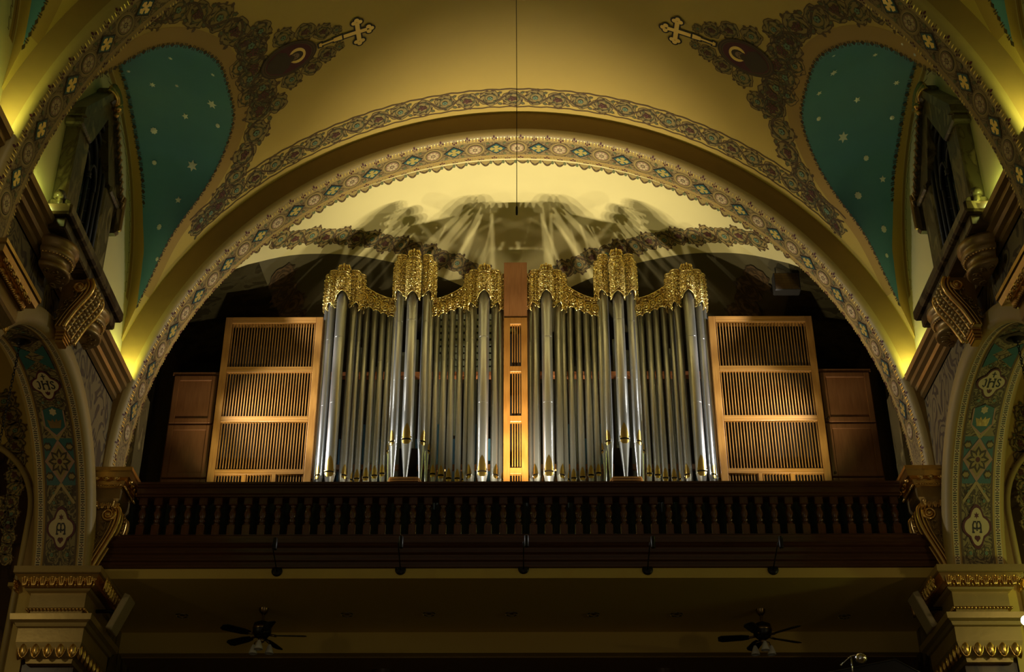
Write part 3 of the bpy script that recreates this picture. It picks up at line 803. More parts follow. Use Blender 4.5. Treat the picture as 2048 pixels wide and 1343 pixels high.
        I = [[(-1.75, .8), (-1.45, 1), (-1.3, .7), (-1.3, -.6), (-1.55, -.95), (-1.9, -.6)]]
        H = [[(-.6, 1), (-.6, -1)], [(.6, 1), (.6, -1)], [(-.6, 0), (-.2, .35), (.2, .35), (.6, 0)], [(-.85, 1), (-.35, 1)], [(.35, 1), (.85, 1)], [(-.85, -1), (-.35, -1)], [(.35, -1), (.85, -1)]]
        S = [[(1.95, .6), (1.7, .95), (1.35, .85), (1.25, .5), (1.5, .15), (1.85, -.15), (1.95, -.5), (1.7, -.9), (1.35, -.85), (1.2, -.5)]]
        glyph(P, 'ink', [[(a*F, b*sgn) for a, b in st] for st in I+H+S], c, xm, .083, .026, 7.7)
        P.strip('ink', [(c+sgn*.12, xm), (c+sgn*.24, xm)], .02, layer=7.7); P.strip('ink', [(c+sgn*.19, xm-.04), (c+sgn*.19, xm+.04)], .02, layer=7.8)
        for q in (-.5, 0, .5): P.leaf('maroon', c-sgn*.21, xm, pi/2-(pi/2 if sgn > 0 else -pi/2)+q*1., .09, .035, 7.7)
        # lozenges at the crown
        for d in (3.50, 3.76):
            P.poly('teal_bright', [(U(d-.2), xm-hw+.03), (U(d+.2), xm-hw+.03), (U(d), xm-.03)], 3); P.poly('teal_bright', [(U(d-.2), xm+hw-.03), (U(d+.2), xm+hw-.03), (U(d), xm+.03)], 3)
            P.poly('vine_fill', [(U(d-.13), xm-hw+.05), (U(d+.13), xm-hw+.05), (U(d), xm-.09)], 3.5); P.poly('vine_fill', [(U(d-.13), xm+hw-.05), (U(d+.13), xm+hw-.05), (U(d), xm+.09)], 3.5)
        sc_(P, U(3.36), xm+.13, 0, .11, 1, 0, False); sc_(P, U(3.36), xm-.13, 0, .11, -1, 0, False)
    up(.05, 1)
    up(UL-.05, -1)
    c = UL/2
    c = UL/2+.40
    P.poly('vine_dark', [(c+.26, xm), (c, xm+.28), (c-.26, xm), (c, xm-.28)], 5); P.disc('vine_brown', c, xm, .17, n=16, layer=6); P.ring('vine_dark', c, xm, .13, .02, 7)
for s in (-1, 1): side_wall(s)

# aisle end wall seen through each arcade arch
for s, nm in ((-1, 'wall_left'), (1, 'wall_right')):
    mb = MB(); n = 30
    cx, r, z0 = 9.05, 1.36, 8.9
    def wf(i, j):
        a = pi*i/n; x = cx-r*cos(a); z = z0+r*sin(a)
        return (s*x, 20.5, z) if j == 0 else (s*(cx-(r+.3)*cos(a)*1.05), 20.5, 12.5)
    mb.grid(n+1, 2, wf, 'plaster', False)
    xa, xb = sorted((s*7.4, s*(cx-r))); mb.add([(xa, 20.5, 5), (xb, 20.5, 5), (xb, 20.5, 12.5), (xa, 20.5, 12.5)], [(0, 1, 2, 3)], 'plaster')
    mb.tube([(s*(cx-r), 20.47, 5)]+[(s*(cx-(r+.02)*cos(pi*i/n)), 20.47, z0+(r+.02)*sin(pi*i/n)) for i in range(n+1)], .05, 'plaster_rib', 6)
    P = Paint(mb, lambda x, z, h: (x, 20.49-h, z))
    pts = [(s*7.92, 8.1), (s*7.98, 8.9), (s*8.02, 9.6), (s*8.12, 10.2), (s*8.3, 10.7), (s*8.6, 11.1)]
    f, L = path_of(pts); vineband(P, f, L, lambda u: .10+.10*u, 1.7)
    pts = [(s*7.95, 8.7), (s*8.2, 9.1), (s*8.6, 9.5)]
    f, L = path_of(pts); vineband(P, f, L, .12, 1.7)
    mb.box(min(s*7.3, s*11), max(s*7.3, s*11), 22.2, 22.3, 2, 11.6, 'marble_brown')
    structure(mb.build(nm))

# outer aisle walls, aisle ceilings and the plain nave wall of the nearer bay
for s, nm in ((-1, 'wall_left'), (1, 'wall_right')):
    mb = MB(); mb.box(*sorted((s*11.9, s*12.1)), 4, 22.4, -1.6, 12.6, 'plaster'); structure(mb.build(nm))
    mb = MB(); mb.box(*sorted((s*7.7, s*11.9)), 4, 22.4, 12.5, 12.6, 'plaster'); structure(mb.build('ceiling'))
    mb = MB(); mb.box(*sorted((s*6.67, s*7.3)), 4, 13.95, 9.9, 10.98, 'vine_wall'); mb.box(*sorted((s*6.68, s*7.7)), 4, 13.95, 10.98, 12.7, 'plaster_cream'); structure(mb.build(nm))

# cornices: mouldings run along Y
def run(mb, prof, y0, y1, m, s):
    n = len(prof)
    mb.add([(s*x, y, z) for y in (y0, y1) for x, z in prof], [(i, i+1, n+i+1, n+i) for i in range(n-1)]+[list(range(n)), list(range(n, 2*n))], m)
CORN = [(6.7, 10.74), (6.60, 10.74), (6.60, 10.86), (6.56, 10.88), (6.56, 10.93), (6.50, 10.97), (6.50, 11.05), (6.44, 11.07), (6.42, 11.13), (6.36, 11.17), (6.36, 11.25), (6.30, 11.28), (6.28, 11.36), (6.34, 11.38), (6.7, 11.38)]
CORN = [(x+.10, z) for x, z in CORN]
ti = 3
for s in (-1, 1):
    for y0, y1 in ((14.8, 20.44), (8.4, 14.05)):
        mb = MB(); run(mb, CORN, y0, y1, 'bronze_gold', s); structure(mb.build('trim_%d' % ti)); ti += 1
# plain dark pier strip beneath the rib springings + flat pilaster behind capitals
for s in (-1, 1):
    for y0 in (20.44, 14.05):
        mb = MB()
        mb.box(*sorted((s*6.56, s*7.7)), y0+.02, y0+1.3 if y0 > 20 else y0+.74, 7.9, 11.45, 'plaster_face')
        structure(mb.build('trim_%d' % ti)); ti += 1
        mb = MB(); mb.box(*sorted((s*6.62, s*7.45)), y0+.1, y0+1.1, -1.6, 6.62, 'marble_brown')
        structure(mb.build('trim_%d' % ti)); ti += 1

# ------------------------------------------------------------------ capitals
def relief_row(mb, x0, x1, y0, y1, o, z, w, h, m, kind='egg', sides=(0, 1, 2)):
    """row of carved units along -Y face and the two flanks"""
    def unit(px, py, nx, ny):
        tx, ty = -ny, nx
        if kind == 'bead':
            mb.ball((px, py, z), w*.42, m, 8); return
        if kind == 'egg':
            mb.ball((px, py, z), 1, m, 10, (abs(tx)*w*.30+abs(nx)*w*.26, abs(ty)*w*.30+abs(ny)*w*.26, h*.5))
            mb.tube([(px+tx*w*.44*cos(a)+nx*.01, py+ty*w*.44*cos(a)+ny*.01, z+h*.5-h*.98*sin(a)) for a in [pi*k/8 for k in range(9)]], w*.055, m, 5)
        if kind == 'leaf':
            for q in (-1, 0, 1):
                mb.tube([(px+tx*q*w*(.1+.25*k/4)+nx*.03*k/4*1.2, py+ty*q*w*(.1+.25*k/4)+ny*.03*k/4*1.2, z-h*.5+h*k/4) for k in range(5)], w*.13, m, 5, r1=w*.06)
            mb.ball((px+nx*.02, py+ny*.02, z+h*.3), w*.2, m, 8)
            qx, qy = px+tx*w*.5, py+ty*w*.5
            for k in range(5): mb.ball((qx+tx*w*.17*cos(k*1.257)+nx*.012, qy+ty*w*.17*cos(k*1.257)+ny*.012, z+h*.1+w*.17*sin(k*1.257)), w*.12, m, 6)
            mb.ball((qx+nx*.02, qy+ny*.02, z+h*.1), w*.1, m, 6)
            mb.tube([(qx+nx*.0, qy+ny*.0, z-h*.5), (qx+nx*.01, qy+ny*.01, z-h*.1)], w*.12, m, 5, r1=w*.05)
    n = max(1, round((x1-x0)/w))
    if 0 in sides:
        for i in range(n): unit(x0+(i+.5)*(x1-x0)/n, y0-o, 0, -1)
    n2 = max(1, round((y1-y0)/w))
    for sd, X in ((1, x0-o), (2, x1+o)):
        if sd in sides:
            for i in range(n2): unit(X, y0+(i+.5)*(y1-y0)/n2, -1 if sd == 1 else 1, 0)
def lower_capital(s, y0, label):
    x0, x1 = sorted((s*6.50, s*7.42)); ya, yb = y0, y0+1.35
    t = empty('gilded_capital', ((x0+x1)/2, ya, 6.5)); tag(t, label, 'capital', 'gilded capitals')
    inv = Matrix.Translation((-(x0+x1)/2, -ya, -6.5))
    def b(mb, n):
        mb.v = [tuple(inv @ Vector(v)) for v in mb.v]; return mb.build(n, t)
    mb = MB(); mb.mould([(.0, 7.80), (.18, 7.82), (.20, 7.83), (.20, 7.93), (.0, 7.93)], x0, x1, ya, yb, 'gold_dull'); b(mb, 'abacus')
    mb = MB(); mb.mould([(-.02, 7.62), (.05, 7.64), (.10, 7.70), (.15, 7.78), (.17, 7.81)], x0, x1, ya, yb, 'gold')
    relief_row(mb, x0-.1, x1+.1, ya, yb, .11, 7.72, .14, .19, 'gold', 'leaf'); b(mb, 'leaf_moulding')
    mb = MB(); mb.mould([(-.04, 7.34), (-.04, 7.58), (.02, 7.60), (.04, 7.63)], x0, x1, ya, yb, 'gold_dull'); b(mb, 'frieze')
    mb = MB(); mb.mould([(-.07, 7.20), (-.07, 7.33), (-.03, 7.35)], x0, x1, ya, yb, 'gold_dull')
    relief_row(mb, x0, x1, ya, yb, -.025, 7.325, .055, .05, 'gold', 'bead'); b(mb, 'bead_course')
    mb = MB(); mb.mould([(-.02, 7.0), (.06, 7.03), (.08, 7.08), (.14, 7.11), (.15, 7.20), (-.05, 7.20)], x0, x1, ya, yb, 'gold_dull'); b(mb, 'cornice_slab')
    mb = MB(); mb.mould([(.03, 6.80), (.03, 7.01)], x0, x1, ya, yb, 'gold_dull'); b(mb, 'fascia_block')
    mb = MB(); mb.mould([(-.12, 6.52), (-.11, 6.58), (-.06, 6.61), (.0, 6.70), (.03, 6.80)], x0, x1, ya, yb, 'gold_dull')
    relief_row(mb, x0, x1, ya, yb, -.01, 6.69, .19, .25, 'gold', 'egg'); b(mb, 'egg_moulding')
    return t
lower_capital(-1, 20.30, 'large gilded pier capital at the lower left carrying the blue-panelled arch')
lower_capital(1, 20.30, 'large brightly lit gilded pier capital at the lower right carrying the blue-panelled arch')

def upper_capital(s, y0, label, m='gold'):
    x0, x1 = sorted((s*6.24, s*6.72)); ya, yb = y0, y0+1.05
    t = empty('rib_capital', ((x0+x1)/2, ya, 8.97)); tag(t, label, 'capital', 'gilded capitals')
    inv = Matrix.Translation((-(x0+x1)/2, -ya, -9.05))
    def b(mb, n):
        mb.v = [tuple(inv @ Vector(v)) for v in mb.v]; return mb.build(n, t)
    mb = MB(); mb.mould([(.02, 9.50), (.13, 9.52), (.15, 9.60), (.17, 9.62), (.17, 9.68), (.0, 9.68)], x0, x1, ya, yb, m)
    relief_row(mb, x0, x1, ya, yb, .10, 9.52, .15, .09, m, 'egg'); b(mb, 'abacus')
    mb = MB(); mb.mould([(.0, 9.40), (.02, 9.42), (.04, 9.50)], x0, x1, ya, yb, m)
    relief_row(mb, x0, x1, ya, yb, .035, 9.42, .045, .05, m, 'bead'); b(mb, 'bead_course')
    mb = MB(); mb.mould([(-.02, 9.22), (-.02, 9.40)], x0, x1, ya, yb, 'bronze_gold'); b(mb, 'frieze')
    mb = MB(); mb.mould([(-.14, 9.05), (-.10, 9.10), (-.04, 9.18), (-.02, 9.22)], x0, x1, ya, yb, 'bronze_gold')
    relief_row(mb, x0+.04, x1-.04, ya, yb, -.09, 9.13, .10, .12, m, 'leaf'); b(mb, 'leaf_moulding')
    return t
upper_capital(-1, 20.32, 'gilded capital on the left end of the balcony under the far painted arch')
upper_capital(1, 20.32, 'gilded capital on the right end of the balcony under the far painted arch')
upper_capital(-1, 14.0, 'brightly lit gilded capital cut by the left edge of the photo')
upper_capital(1, 14.0, 'gilded capital cut by the right edge of the photo under the near arch')

# ------------------------------------------------------------------ scroll brackets under the far capitals
def bez(P, n=10):
    out = []
    for i in range(len(P)-1):
        p0 = P[max(i-1, 0)]; p1, p2 = P[i], P[i+1]; p3 = P[min(i+2, len(P)-1)]
        for k in range(n):
            t = k/n; out.append(tuple(.5*((2*b)+(-a+c)*t+(2*a-5*b+4*c-d)*t*t+(-a+3*b-3*c+d)*t**3) for a, b, c, d in zip(p0, p1, p2, p3)))
    return out+[P[-1]]
def scroll_bracket(s, y0, y1, label, prof, eye, r0, beads=True, m='bronze_gold', name='scroll_bracket', scale_face=False):
    t = empty(name, (s*prof[-1][0], y0, prof[-1][1])); tag(t, label, 'bracket', 'carved scroll brackets')
    inv = Matrix.Translation((-s*prof[-1][0], -y0, -prof[-1][1]))
    def b(mb, n):
        mb.v = [tuple(inv @ Vector(v)) for v in mb.v]; return mb.build(n, t)
    C = bez(prof, 8); bx = max(p[0] for p in prof)+.12
    mb = MB(); poly = [(s*x, z) for x, z in C]+[(s*bx, C[-1][1]), (s*bx, C[0][1])]
    mb.prism(poly, y0+.02, y1-.02, m); b(mb, 'body')
    # raised rolls along the two edges and centre of the curved face
    mb = MB(); W = y1-y0
    for q, r in ((.03, .035), (.30, .02), (.70, .02), (.97, .035)):
        mb.tube([(s*(x-.005), y0+W*q, z) for x, z in C], r, 'gold', 6)
    b(mb, 'edge_rolls')
    mb = MB(); f, L = path_of(C); k = 0; d = .06
    while d < L-.03:
        x, z = f(d)
        if beads: mb.ball((s*(x-.012), y0+W*.5, z), .026, 'gold', 8)
        if scale_face:
            for q in (.2, .42, .58, .8): mb.ball((s*(x-.01), y0+W*(q+(.05 if k % 2 else 0)), z), .034, 'gold_dull', 8, (1, 1, .9))
        d += .062; k += 1
    b(mb, 'bead_course')
    # volute and foliage on each flank
    for yy, sg in ((y0, -1), (y1, 1)):
        mb = MB()
        sp = [(s*(eye[0]+r0*(1-.8*i/30)*cos(2.6+i*.42*1)), yy+sg*.015, eye[1]+r0*(1-.8*i/30)*sin(2.6+i*.42)) for i in range(31)]
        mb.tube(sp, .026, 'gold', 6, r1=.014); mb.ball((s*eye[0], yy+sg*.01, eye[1]), .045, 'gold', 10)
        mb.tube([(s*(x+.05), yy+sg*.005, z) for x, z in C], .018, 'gold', 5); mb.tube([(s*(x+.10), yy+sg*.005, z) for x, z in C[6:]], .012, 'gold', 5)
        for k in range(9):
            x, z = f(L*(.28+.07*k)); a = k*1.9
            mb.tube([(s*(x+.19+.05*cos(a+i*.6)*(1-i/9)), yy+sg*.012, z+.05*sin(a+i*.6)*(1-i/9)) for i in range(8)], .014, 'bronze_gold', 5, r1=.007)
        b(mb, 'volute')
    return t
BR = [(6.32, 9.05), (6.26, 8.98), (6.25, 8.88), (6.27, 8.74), (6.33, 8.56), (6.42, 8.36), (6.50, 8.18), (6.55, 8.05), (6.57, 7.95)]
for s, w_ in ((-1, 'left'), (1, 'right')):
    scroll_bracket(s, 20.42, 20.98, 'gilded S-shaped scroll bracket against the %s end of the wooden balcony' % w_, BR, (6.42, 8.90), .11)
# keystone consoles over the arcade arches
KC = [(6.10, 11.02), (6.06, 10.92), (6.08, 10.80), (6.16, 10.66), (6.25, 10.52), (6.32, 10.38), (6.38, 10.24)]
for s, w_ in ((-1, 'left'), (1, 'right')):
    kc = scroll_bracket(s, 16.92, 17.46, 'carved scale-patterned keystone console at the crown of the %s side arch' % w_, KC, (6.24, 10.88), .09, False, 'bronze_gold', 'keystone_console', True)
    mb = MB()
    for k, z in enumerate((10.25, 10.20, 10.15, 10.10)): mb.bevbox(*sorted((s*(6.37+.01*k), s*6.52)), 17.04+.015*k, 17.34-.015*k, z-.025, z+.022, 'gold', .012)
    mb.v = [(x-kc.location.x, y_-kc.location.y, z_-kc.location.z) for x, y_, z_ in mb.v]; mb.build('keystone_foot', kc)['label'] = 'shiny gilt foot block'
    # round bosses each side
    for yy, d_ in ((16.38, 'nearer'), (18.08, 'farther')):
        mb = MB(); prof = [(.0, 10.70), (.30, 10.70), (.33, 10.73), (.33, 10.77), (.29, 10.80), (.28, 10.86), (.31, 10.90), (.36, 10.93), (.37, 10.98), (.34, 11.02), (.36, 11.06), (.40, 11.10), (.40, 11.16), (0, 11.18)]
        mb.lathe(prof, 'bronze_gold', (s*6.55, yy, 0), 24, (pi/2 if s > 0 else -pi/2), (3*pi/2 if s > 0 else pi/2))
        for k in range(22):
            a = (pi/2 if s > 0 else -pi/2)+pi*(k+.5)/22; mb.ball((s*6.55+.33*cos(a), yy+.33*sin(a), 10.92), .022, 'gold', 6)
        for k in range(5):
            a0 = (pi/2 if s > 0 else -pi/2)+pi*(k+.5)/5
            mb.tube([(s*6.55+(.19+.07*cos(i*.6)*(1-i/14))*cos(a0+.25*sin(i*.6)*(1-i/14)), yy+(.19+.07*cos(i*.6)*(1-i/14))*sin(a0+.25*sin(i*.6)*(1-i/14)), 10.695) for i in range(13)], .014, 'bronze_gold', 5)
        o = mb.build('round_boss'); tag(o, 'round carved boss under the %s window sill, %s of the pair from the camera' % (w_, d_), 'boss')
    # marble sill slab
    mb = MB(); mb.bevbox(*sorted((s*6.14, s*6.64)), 15.80, 18.75, 11.38, 11.56, 'marble_dark', .03); mb.bevbox(*sorted((s*6.22, s*6.64)), 15.90, 18.65, 11.2, 11.38, 'marble_dark', .02)
    o = mb.build('window_sill'); tag(o, 'dark marble slab below the tall %s wall window' % w_, 'sill')

# ------------------------------------------------------------------ clerestory windows: marble aedicules with gilt shell
def window(s, n, ym):
    t = empty('window_%d' % n, (s*WX, ym, 11.56)); structure(t)
    inv = Matrix.Translation((-s*WX, -ym, -11.56))
    def b(mb, nm, p=None, mm=None):
        mb.v = [tuple(inv @ Vector((v[0], v[1], 11.56+(v[2]-11.56)*.88))) for v in mb.v]; return mb.build(nm, p or t)
    X = lambda d: s*(WX-d)
    mb = MB()
    # jambs and gabled head
    for q in (-1, 1):
        y0, y1 = sorted((ym+q*.50, ym+q*1.02)); mb.bevbox(*sorted((X(.22), X(0))), y0, y1, 11.56, 13.55, 'marble_green', .03)
        y0, y1 = sorted((ym+q*.86, ym+q*1.12)); mb.bevbox(*sorted((X(.32), X(0))), y0, y1, 11.56, 11.95, 'marble_green', .04)
        y0, y1 = sorted((ym+q*.58, ym+q*1.10)); mb.bevbox(*sorted((X(.28), X(0))), y0, y1, 13.50, 13.64, 'marble_green', .03)
        mb.prism([(ym+q*1.08, 13.62), (ym+q*1.06, 13.80), (ym+q*.04, 15.16), (ym+q*.0, 15.0), (ym, 14.60), (ym+q*.50, 13.62)], *sorted((X(.24), X(0))), 'marble_green', 'yz')
        mb.prism([(ym+q*1.14, 13.66), (ym+q*1.12, 13.82), (ym, 15.26), (ym, 15.10), (ym+q*1.0, 13.70)], *sorted((X(.30), X(0))), 'marble_green', 'yz')
        # side scrolls
        C = [(X(.2), ym+q*(1.14+.10*cos(i*.42)*(1-i/24)), 11.85+.16*sin(i*.42)*(1-i/24)) for i in range(20)]
        mb.tube(C, .07, 'marble_green', 8, r1=.04)
    mb.bevbox(*sorted((X(.32), X(0))), ym-.12, ym+.12, 14.92, 15.26, 'marble_green', .05)
    b(mb, 'window_frame')
    mb = MB()     # dark inner mouldings and traceried lights
    for k, (r, m) in enumerate(((.49, 'lead'), (.44, 'lead'), (.39, 'lead'))):
        pts = [(X(.16-.05*k), ym-r, 11.58)]+[(X(.16-.05*k), ym-r*cos(a)*(1), 13.35+1.1*r/.49*sin(a)**.9) for a in [pi*i/16 for i in range(17)]]+[(X(.16-.05*k), ym+r, 11.58)]
        mb.tube(pts, .035, m, 8)
    mb.tube([(X(.08), ym, 11.58), (X(.08), ym, 13.6)], .035, 'lead', 8)
    mb.lathe([(.05, 0), (.06, .03), (.045, .06), (.06, .09), (.05, .12)], 'lead', (X(.08), ym, 13.3), 10)
    for q in (-1, 1): mb.tube([(X(.08), ym+q*.2-.18*cos(a), 13.3+.42*sin(a)) for a in [pi*i/12 for i in range(13)]], .028, 'lead', 8)
    b(mb, 'tracery')
    mb = MB(); n_ = 16
    mb.add([(X(.03), ym-.49*cos(pi*i/n_), 13.35+1.1*sin(pi*i/n_)) for i in range(n_+1)]+[(X(.03), ym+.49, 11.58), (X(.03), ym-.49, 11.58)], [list(range(n_+3))], 'glass_dark')
    for k in range(8):
        mb.tube([(X(.035), ym-.46, 11.7+k*.24), (X(.035), ym+.05, 12.0+k*.24)], .005, 'lead', 4)
        mb.tube([(X(.035), ym+.05, 11.7+k*.24), (X(.035), ym+.46, 12.0+k*.24)], .005, 'lead', 4)
    b(mb, 'window_glass')
    mb = MB()     # gilt shell and drop
    for k in range(9):
        a = -1.15+2.3*k/8
        mb.tube([(X(.24+.08*sin(i/6*pi)), ym+.10+.32*i/6*sin(a), 14.93+.46*i/6*cos(a)) for i in range(7)], .022, 'gold', 6, r1=.05)
    mb.ball((X(.32), ym+.10, 14.93), .07, 'gold', 10); mb.ball((X(.32), ym+.10, 14.78), .045, 'gold', 8)
    for q in (1,):
        for k in range(12):
            mb.tube([(X(.29), ym+q*(.20+.075*k), 14.75-.10*k), (X(.34), ym+q*(.24+.075*k), 14.73-.10*k), (X(.30), ym+q*(.27+.075*k), 14.63-.10*k)], .03, 'bronze_gold', 6, r1=.018)
    b(mb, 'gilt_shell')
    mb = MB(); mb.bevbox(*sorted((X(.30), X(.06))), ym+1.05, ym+1.22, 13.0, 13.9, 'marble_dark', .04); mb.bevbox(*sorted((X(.35), X(.27))), ym+1.10, ym+1.18, 13.08, 13.82, 'bronze_gold', .02)
    b(mb, 'side_ornament')
window(-1, 1, 17.28); window(1, 2, 17.28)

# ================================================================== BALCONY
mb = MB()
prof = [(20.60, 9.285), (20.60, 9.31), (20.57, 9.33), (20.57, 9.42), (20.53, 9.43), (20.53, 9.45), (20.50, 9.46), (20.50, 9.495), (20.54, 9.505), (20.86, 9.505), (20.86, 9.285)]
def hrun(mb, prof, x0, x1, m):
    n = len(prof); mb.add([(x, y, z) for x in (x0, x1) for y, z in prof], [(i, (i+1) % n, n+(i+1) % n, n+i) for i in range(n)]+[list(range(n))[::-1], list(range(n, 2*n))], m)
bal = empty('balustrade', (0, 20.7, 8.6)); tag(bal, 'dark mahogany balustrade with turned balusters in front of the organ', 'balustrade')
def bb(mb, n, p=None):
    mb.v = [(x, y-20.7, z-8.6) for x, y, z in mb.v]; return mb.build(n, p or bal)
hrun(mb, prof, -6.06, 6.06, 'mahogany'); bb(mb, 'handrail')
mb = MB(); hrun(mb, [(20.56, 8.58), (20.54, 8.60), (20.54, 8.61), (20.58, 8.63), (20.86, 8.63), (20.86, 8.58)], -6.22, 6.22, 'mahogany'); bb(mb, 'base_rail')
mb = MB(); mb.bevbox(-.055, .055, -.055, .055, 8.70-8.6, 8.84-8.6, 'mahogany_turned', .008); mb.bevbox(-.06, .06, -.06, .06, 9.10-8.6, 9.2-8.6, 'mahogany_turned', .008)
mb.lathe([(.03, .22), (.05, .24), (.052, .255), (.035, .27), (.03, .285), (.048, .295), (.05, .31), (.032, .325), (.036, .335), (.05, .36), (.056, .39), (.050, .42), (.038, .455), (.030, .475), (.045, .485), (.046, .495), (.03, .505), (.03, .52)], 'mahogany_turned', (0, 0, 0), 12)
b0 = mb.build('baluster', bal); NBAL = 51; sp = .2385
for i in range(NBAL):
    o = b0 if i == 0 else b0.copy()
    if i: COL.objects.link(o); o.parent = bal
    o.location = ((i-(NBAL-1)/2)*sp, 0, -.088); o.scale = (1.12, 1.12, 1.30)
mb = MB(); mb.grid(420, 2, lambda i, j: (-6.4+12.8*i/419, 20.98+.022*sin(i*.9)+.012*sin(i*.37), 8.59+.84*j), 'curtain_green', True)
mb.grid(420, 2, lambda i, j: (-6.4+12.8*i/419, 21.0+.022*sin(i*.9)+.012*sin(i*.37), 8.59+.84*j), 'curtain_green', True)
tag(mb.build('gallery_curtain'), 'dark green pleated cloth hung behind the balusters', 'curtain')
# wooden cornice below the balusters and plaster fascia
mb = MB(); hrun(mb, [(20.70, 8.10), (20.66, 8.12), (20.66, 8.20), (20.62, 8.22), (20.62, 8.30), (20.60, 8.315), (20.58, 8.33), (20.58, 8.40), (20.53, 8.43), (20.50, 8.46), (20.50, 8.49), (20.54, 8.50), (20.54, 8.59), (21.0, 8.59), (21.0, 8.10)], -6.52, 6.52, 'mahogany')
o = mb.build('trim_%d' % ti); structure(o); ti += 1
mb = MB(); mb.box(-6.6, 6.6, 20.68, 20.98, 7.94, 8.10, 'plaster'); structure(mb.build('trim_%d' % ti)); ti += 1
mb = MB(); mb.box(-6.75, 6.75, 20.98, 26.3, 8.40, 8.58, 'mahogany'); structure(mb.build('floor'))   # gallery floor
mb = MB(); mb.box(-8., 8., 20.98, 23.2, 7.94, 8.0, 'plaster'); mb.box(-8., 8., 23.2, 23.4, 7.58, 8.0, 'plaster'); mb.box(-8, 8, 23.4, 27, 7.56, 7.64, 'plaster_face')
structure(mb.build('ceiling'))   # ceiling under the gallery
mb = MB(); mb.box(-8., 8., 26.8, 27, -1.6, 7.6, 'case_dark'); structure(mb.build('wall_back'))
for s, nm in ((-1, 'wall_left'), (1, 'wall_right')):
    mb = MB(); mb.box(*sorted((s*6.75, s*7.0)), 21.4, 26.8, -1.6, 7.94, 'marble_dark'); structure(mb.build(nm))
mb = MB(); mb.box(-12, 12, -6, 27, -1.7, -1.6, 'floor_tile'); structure(mb.build('floor'))

# ================================================================== ORGAN
OX = -.045; YF = 22.25
def case_z(v, y=YF): return bp(1030, v, Y=y).z
def organ_pipe(x, y, r, ztop, zm, zbot, ang, label, group):
    """cylindrical speaking pipe; ang = direction the mouth faces (0 = camera)"""
    t = empty('organ_pipe', (x, y, zbot)); tag(t, label, 'organ pipe', group); t.rotation_euler = (0, 0, ang)
    hb = zm-zbot; ht = ztop-zbot
    mb = MB(); mb.lathe([(r, hb), (r, ht), (r*.93, ht), (r*.93, ht-.3)], 'pipe_metal', n=24)
    # seams round the body
    for k in (.33, .66): mb.lathe([(r, hb+(ht-hb)*k-.003), (r*1.012, hb+(ht-hb)*k), (r, hb+(ht-hb)*k+.003)], 'pipe_metal', n=24)
    mb.build('pipe_body', t)
    mb = MB(); mb.lathe([(0, 0), (r*.22, 0), (r*.26, .01), (r*.97, hb-.012), (r*1.02, hb-.006), (r, hb)], 'pipe_metal', n=24); mb.build('pipe_foot', t)
    def cyl(u, v, h): a = u/r; return ((r+h)*sin(a), -(r+h)*cos(a), v)
    W = r*.80; H = r*3.0
    mb = MB(); n = 10
    def lip(i, j):
        t_ = i/n; ww = W*(1-t_**1.9)**.85 if t_ < 1 else 0
        return cyl(ww*(j/4-1), hb+.012+H*t_, .004)
    mb.grid(n+1, 9, lip, 'gold_lip', True)
    mb.build('upper_lip', t)['label'] = 'gilded pointed upper lip'
    mb = MB()
    mb.grid(6, 9, lambda i, j: cyl(W*sqrt(max(0, 1-(i/5*.92)**2))*(j/4-1), hb-.016-r*.85*i/5, .006 if i < 4 else .004), 'gold_lip', True)
    for q in (-1, 1): mb.tube([cyl(q*W*1.06, hb-r*.35, .008), cyl(q*W*1.10, hb+r*.25, .016), cyl(q*W*1.04, hb+r*.6, .004)], r*.07, 'pipe_metal', 5)
    mb.build('lower_lip', t)['label'] = 'gilded lower lip with ears'
    mb = MB(); mb.grid(2, 9, lambda i, j: cyl(W*(j/4-1), hb-.016+.028*i, .008), 'slot', True); mb.build('mouth_slot', t)
    return t
def spiralpts(u, v, r, h, n=14, turns=1.5, a0=0):
    return [(u+r*(1-.8*i/n)*cos(a0+h*turns*2*pi*i/n), v+r*(1-.8*i/n)*sin(a0+h*turns*2*pi*i/n)) for i in range(n+1)]
def carve(mb, fn, u0, u1, v0, v1, cell, top=None, bot=None, tr=.009):
    """openwork of interlaced scrolls, roses and stems in relief"""
    nu = max(1, round((u1-u0)/cell)); nv = max(1, round((v1-v0)/cell)); cu, cv = (u1-u0)/nu, (v1-v0)/nv
    for i in range(nu):
        for j in range(nv):
            u, v = u0+(i+.5)*cu, v0+(j+.5)*cv; h = 1 if (i+j) % 2 else -1
            if top and v > top(u)-cell*.3: continue
            if bot and v < bot(u)+cell*.3: continue
            mb.tube([fn(a, b, .020) for a, b in spiralpts(u, v, .5*min(cu, cv), h, 10, 1.2, random.random()*6)], tr, 'gold_tube', 5, r1=tr*.6)
            mb.ball(fn(u, v, .022), tr*1.6, 'gold_tube', 6)
            for q in (-1, 1):
                a, b = u+q*cu*.42, v+cv*.42*h
                mb.tube([fn(a, b-cv*.28, .006), fn(a+q*cu*.12, b, .020), fn(a, b+cv*.28, .008)], tr*.8, 'gold_tube', 4, r1=tr*.4)
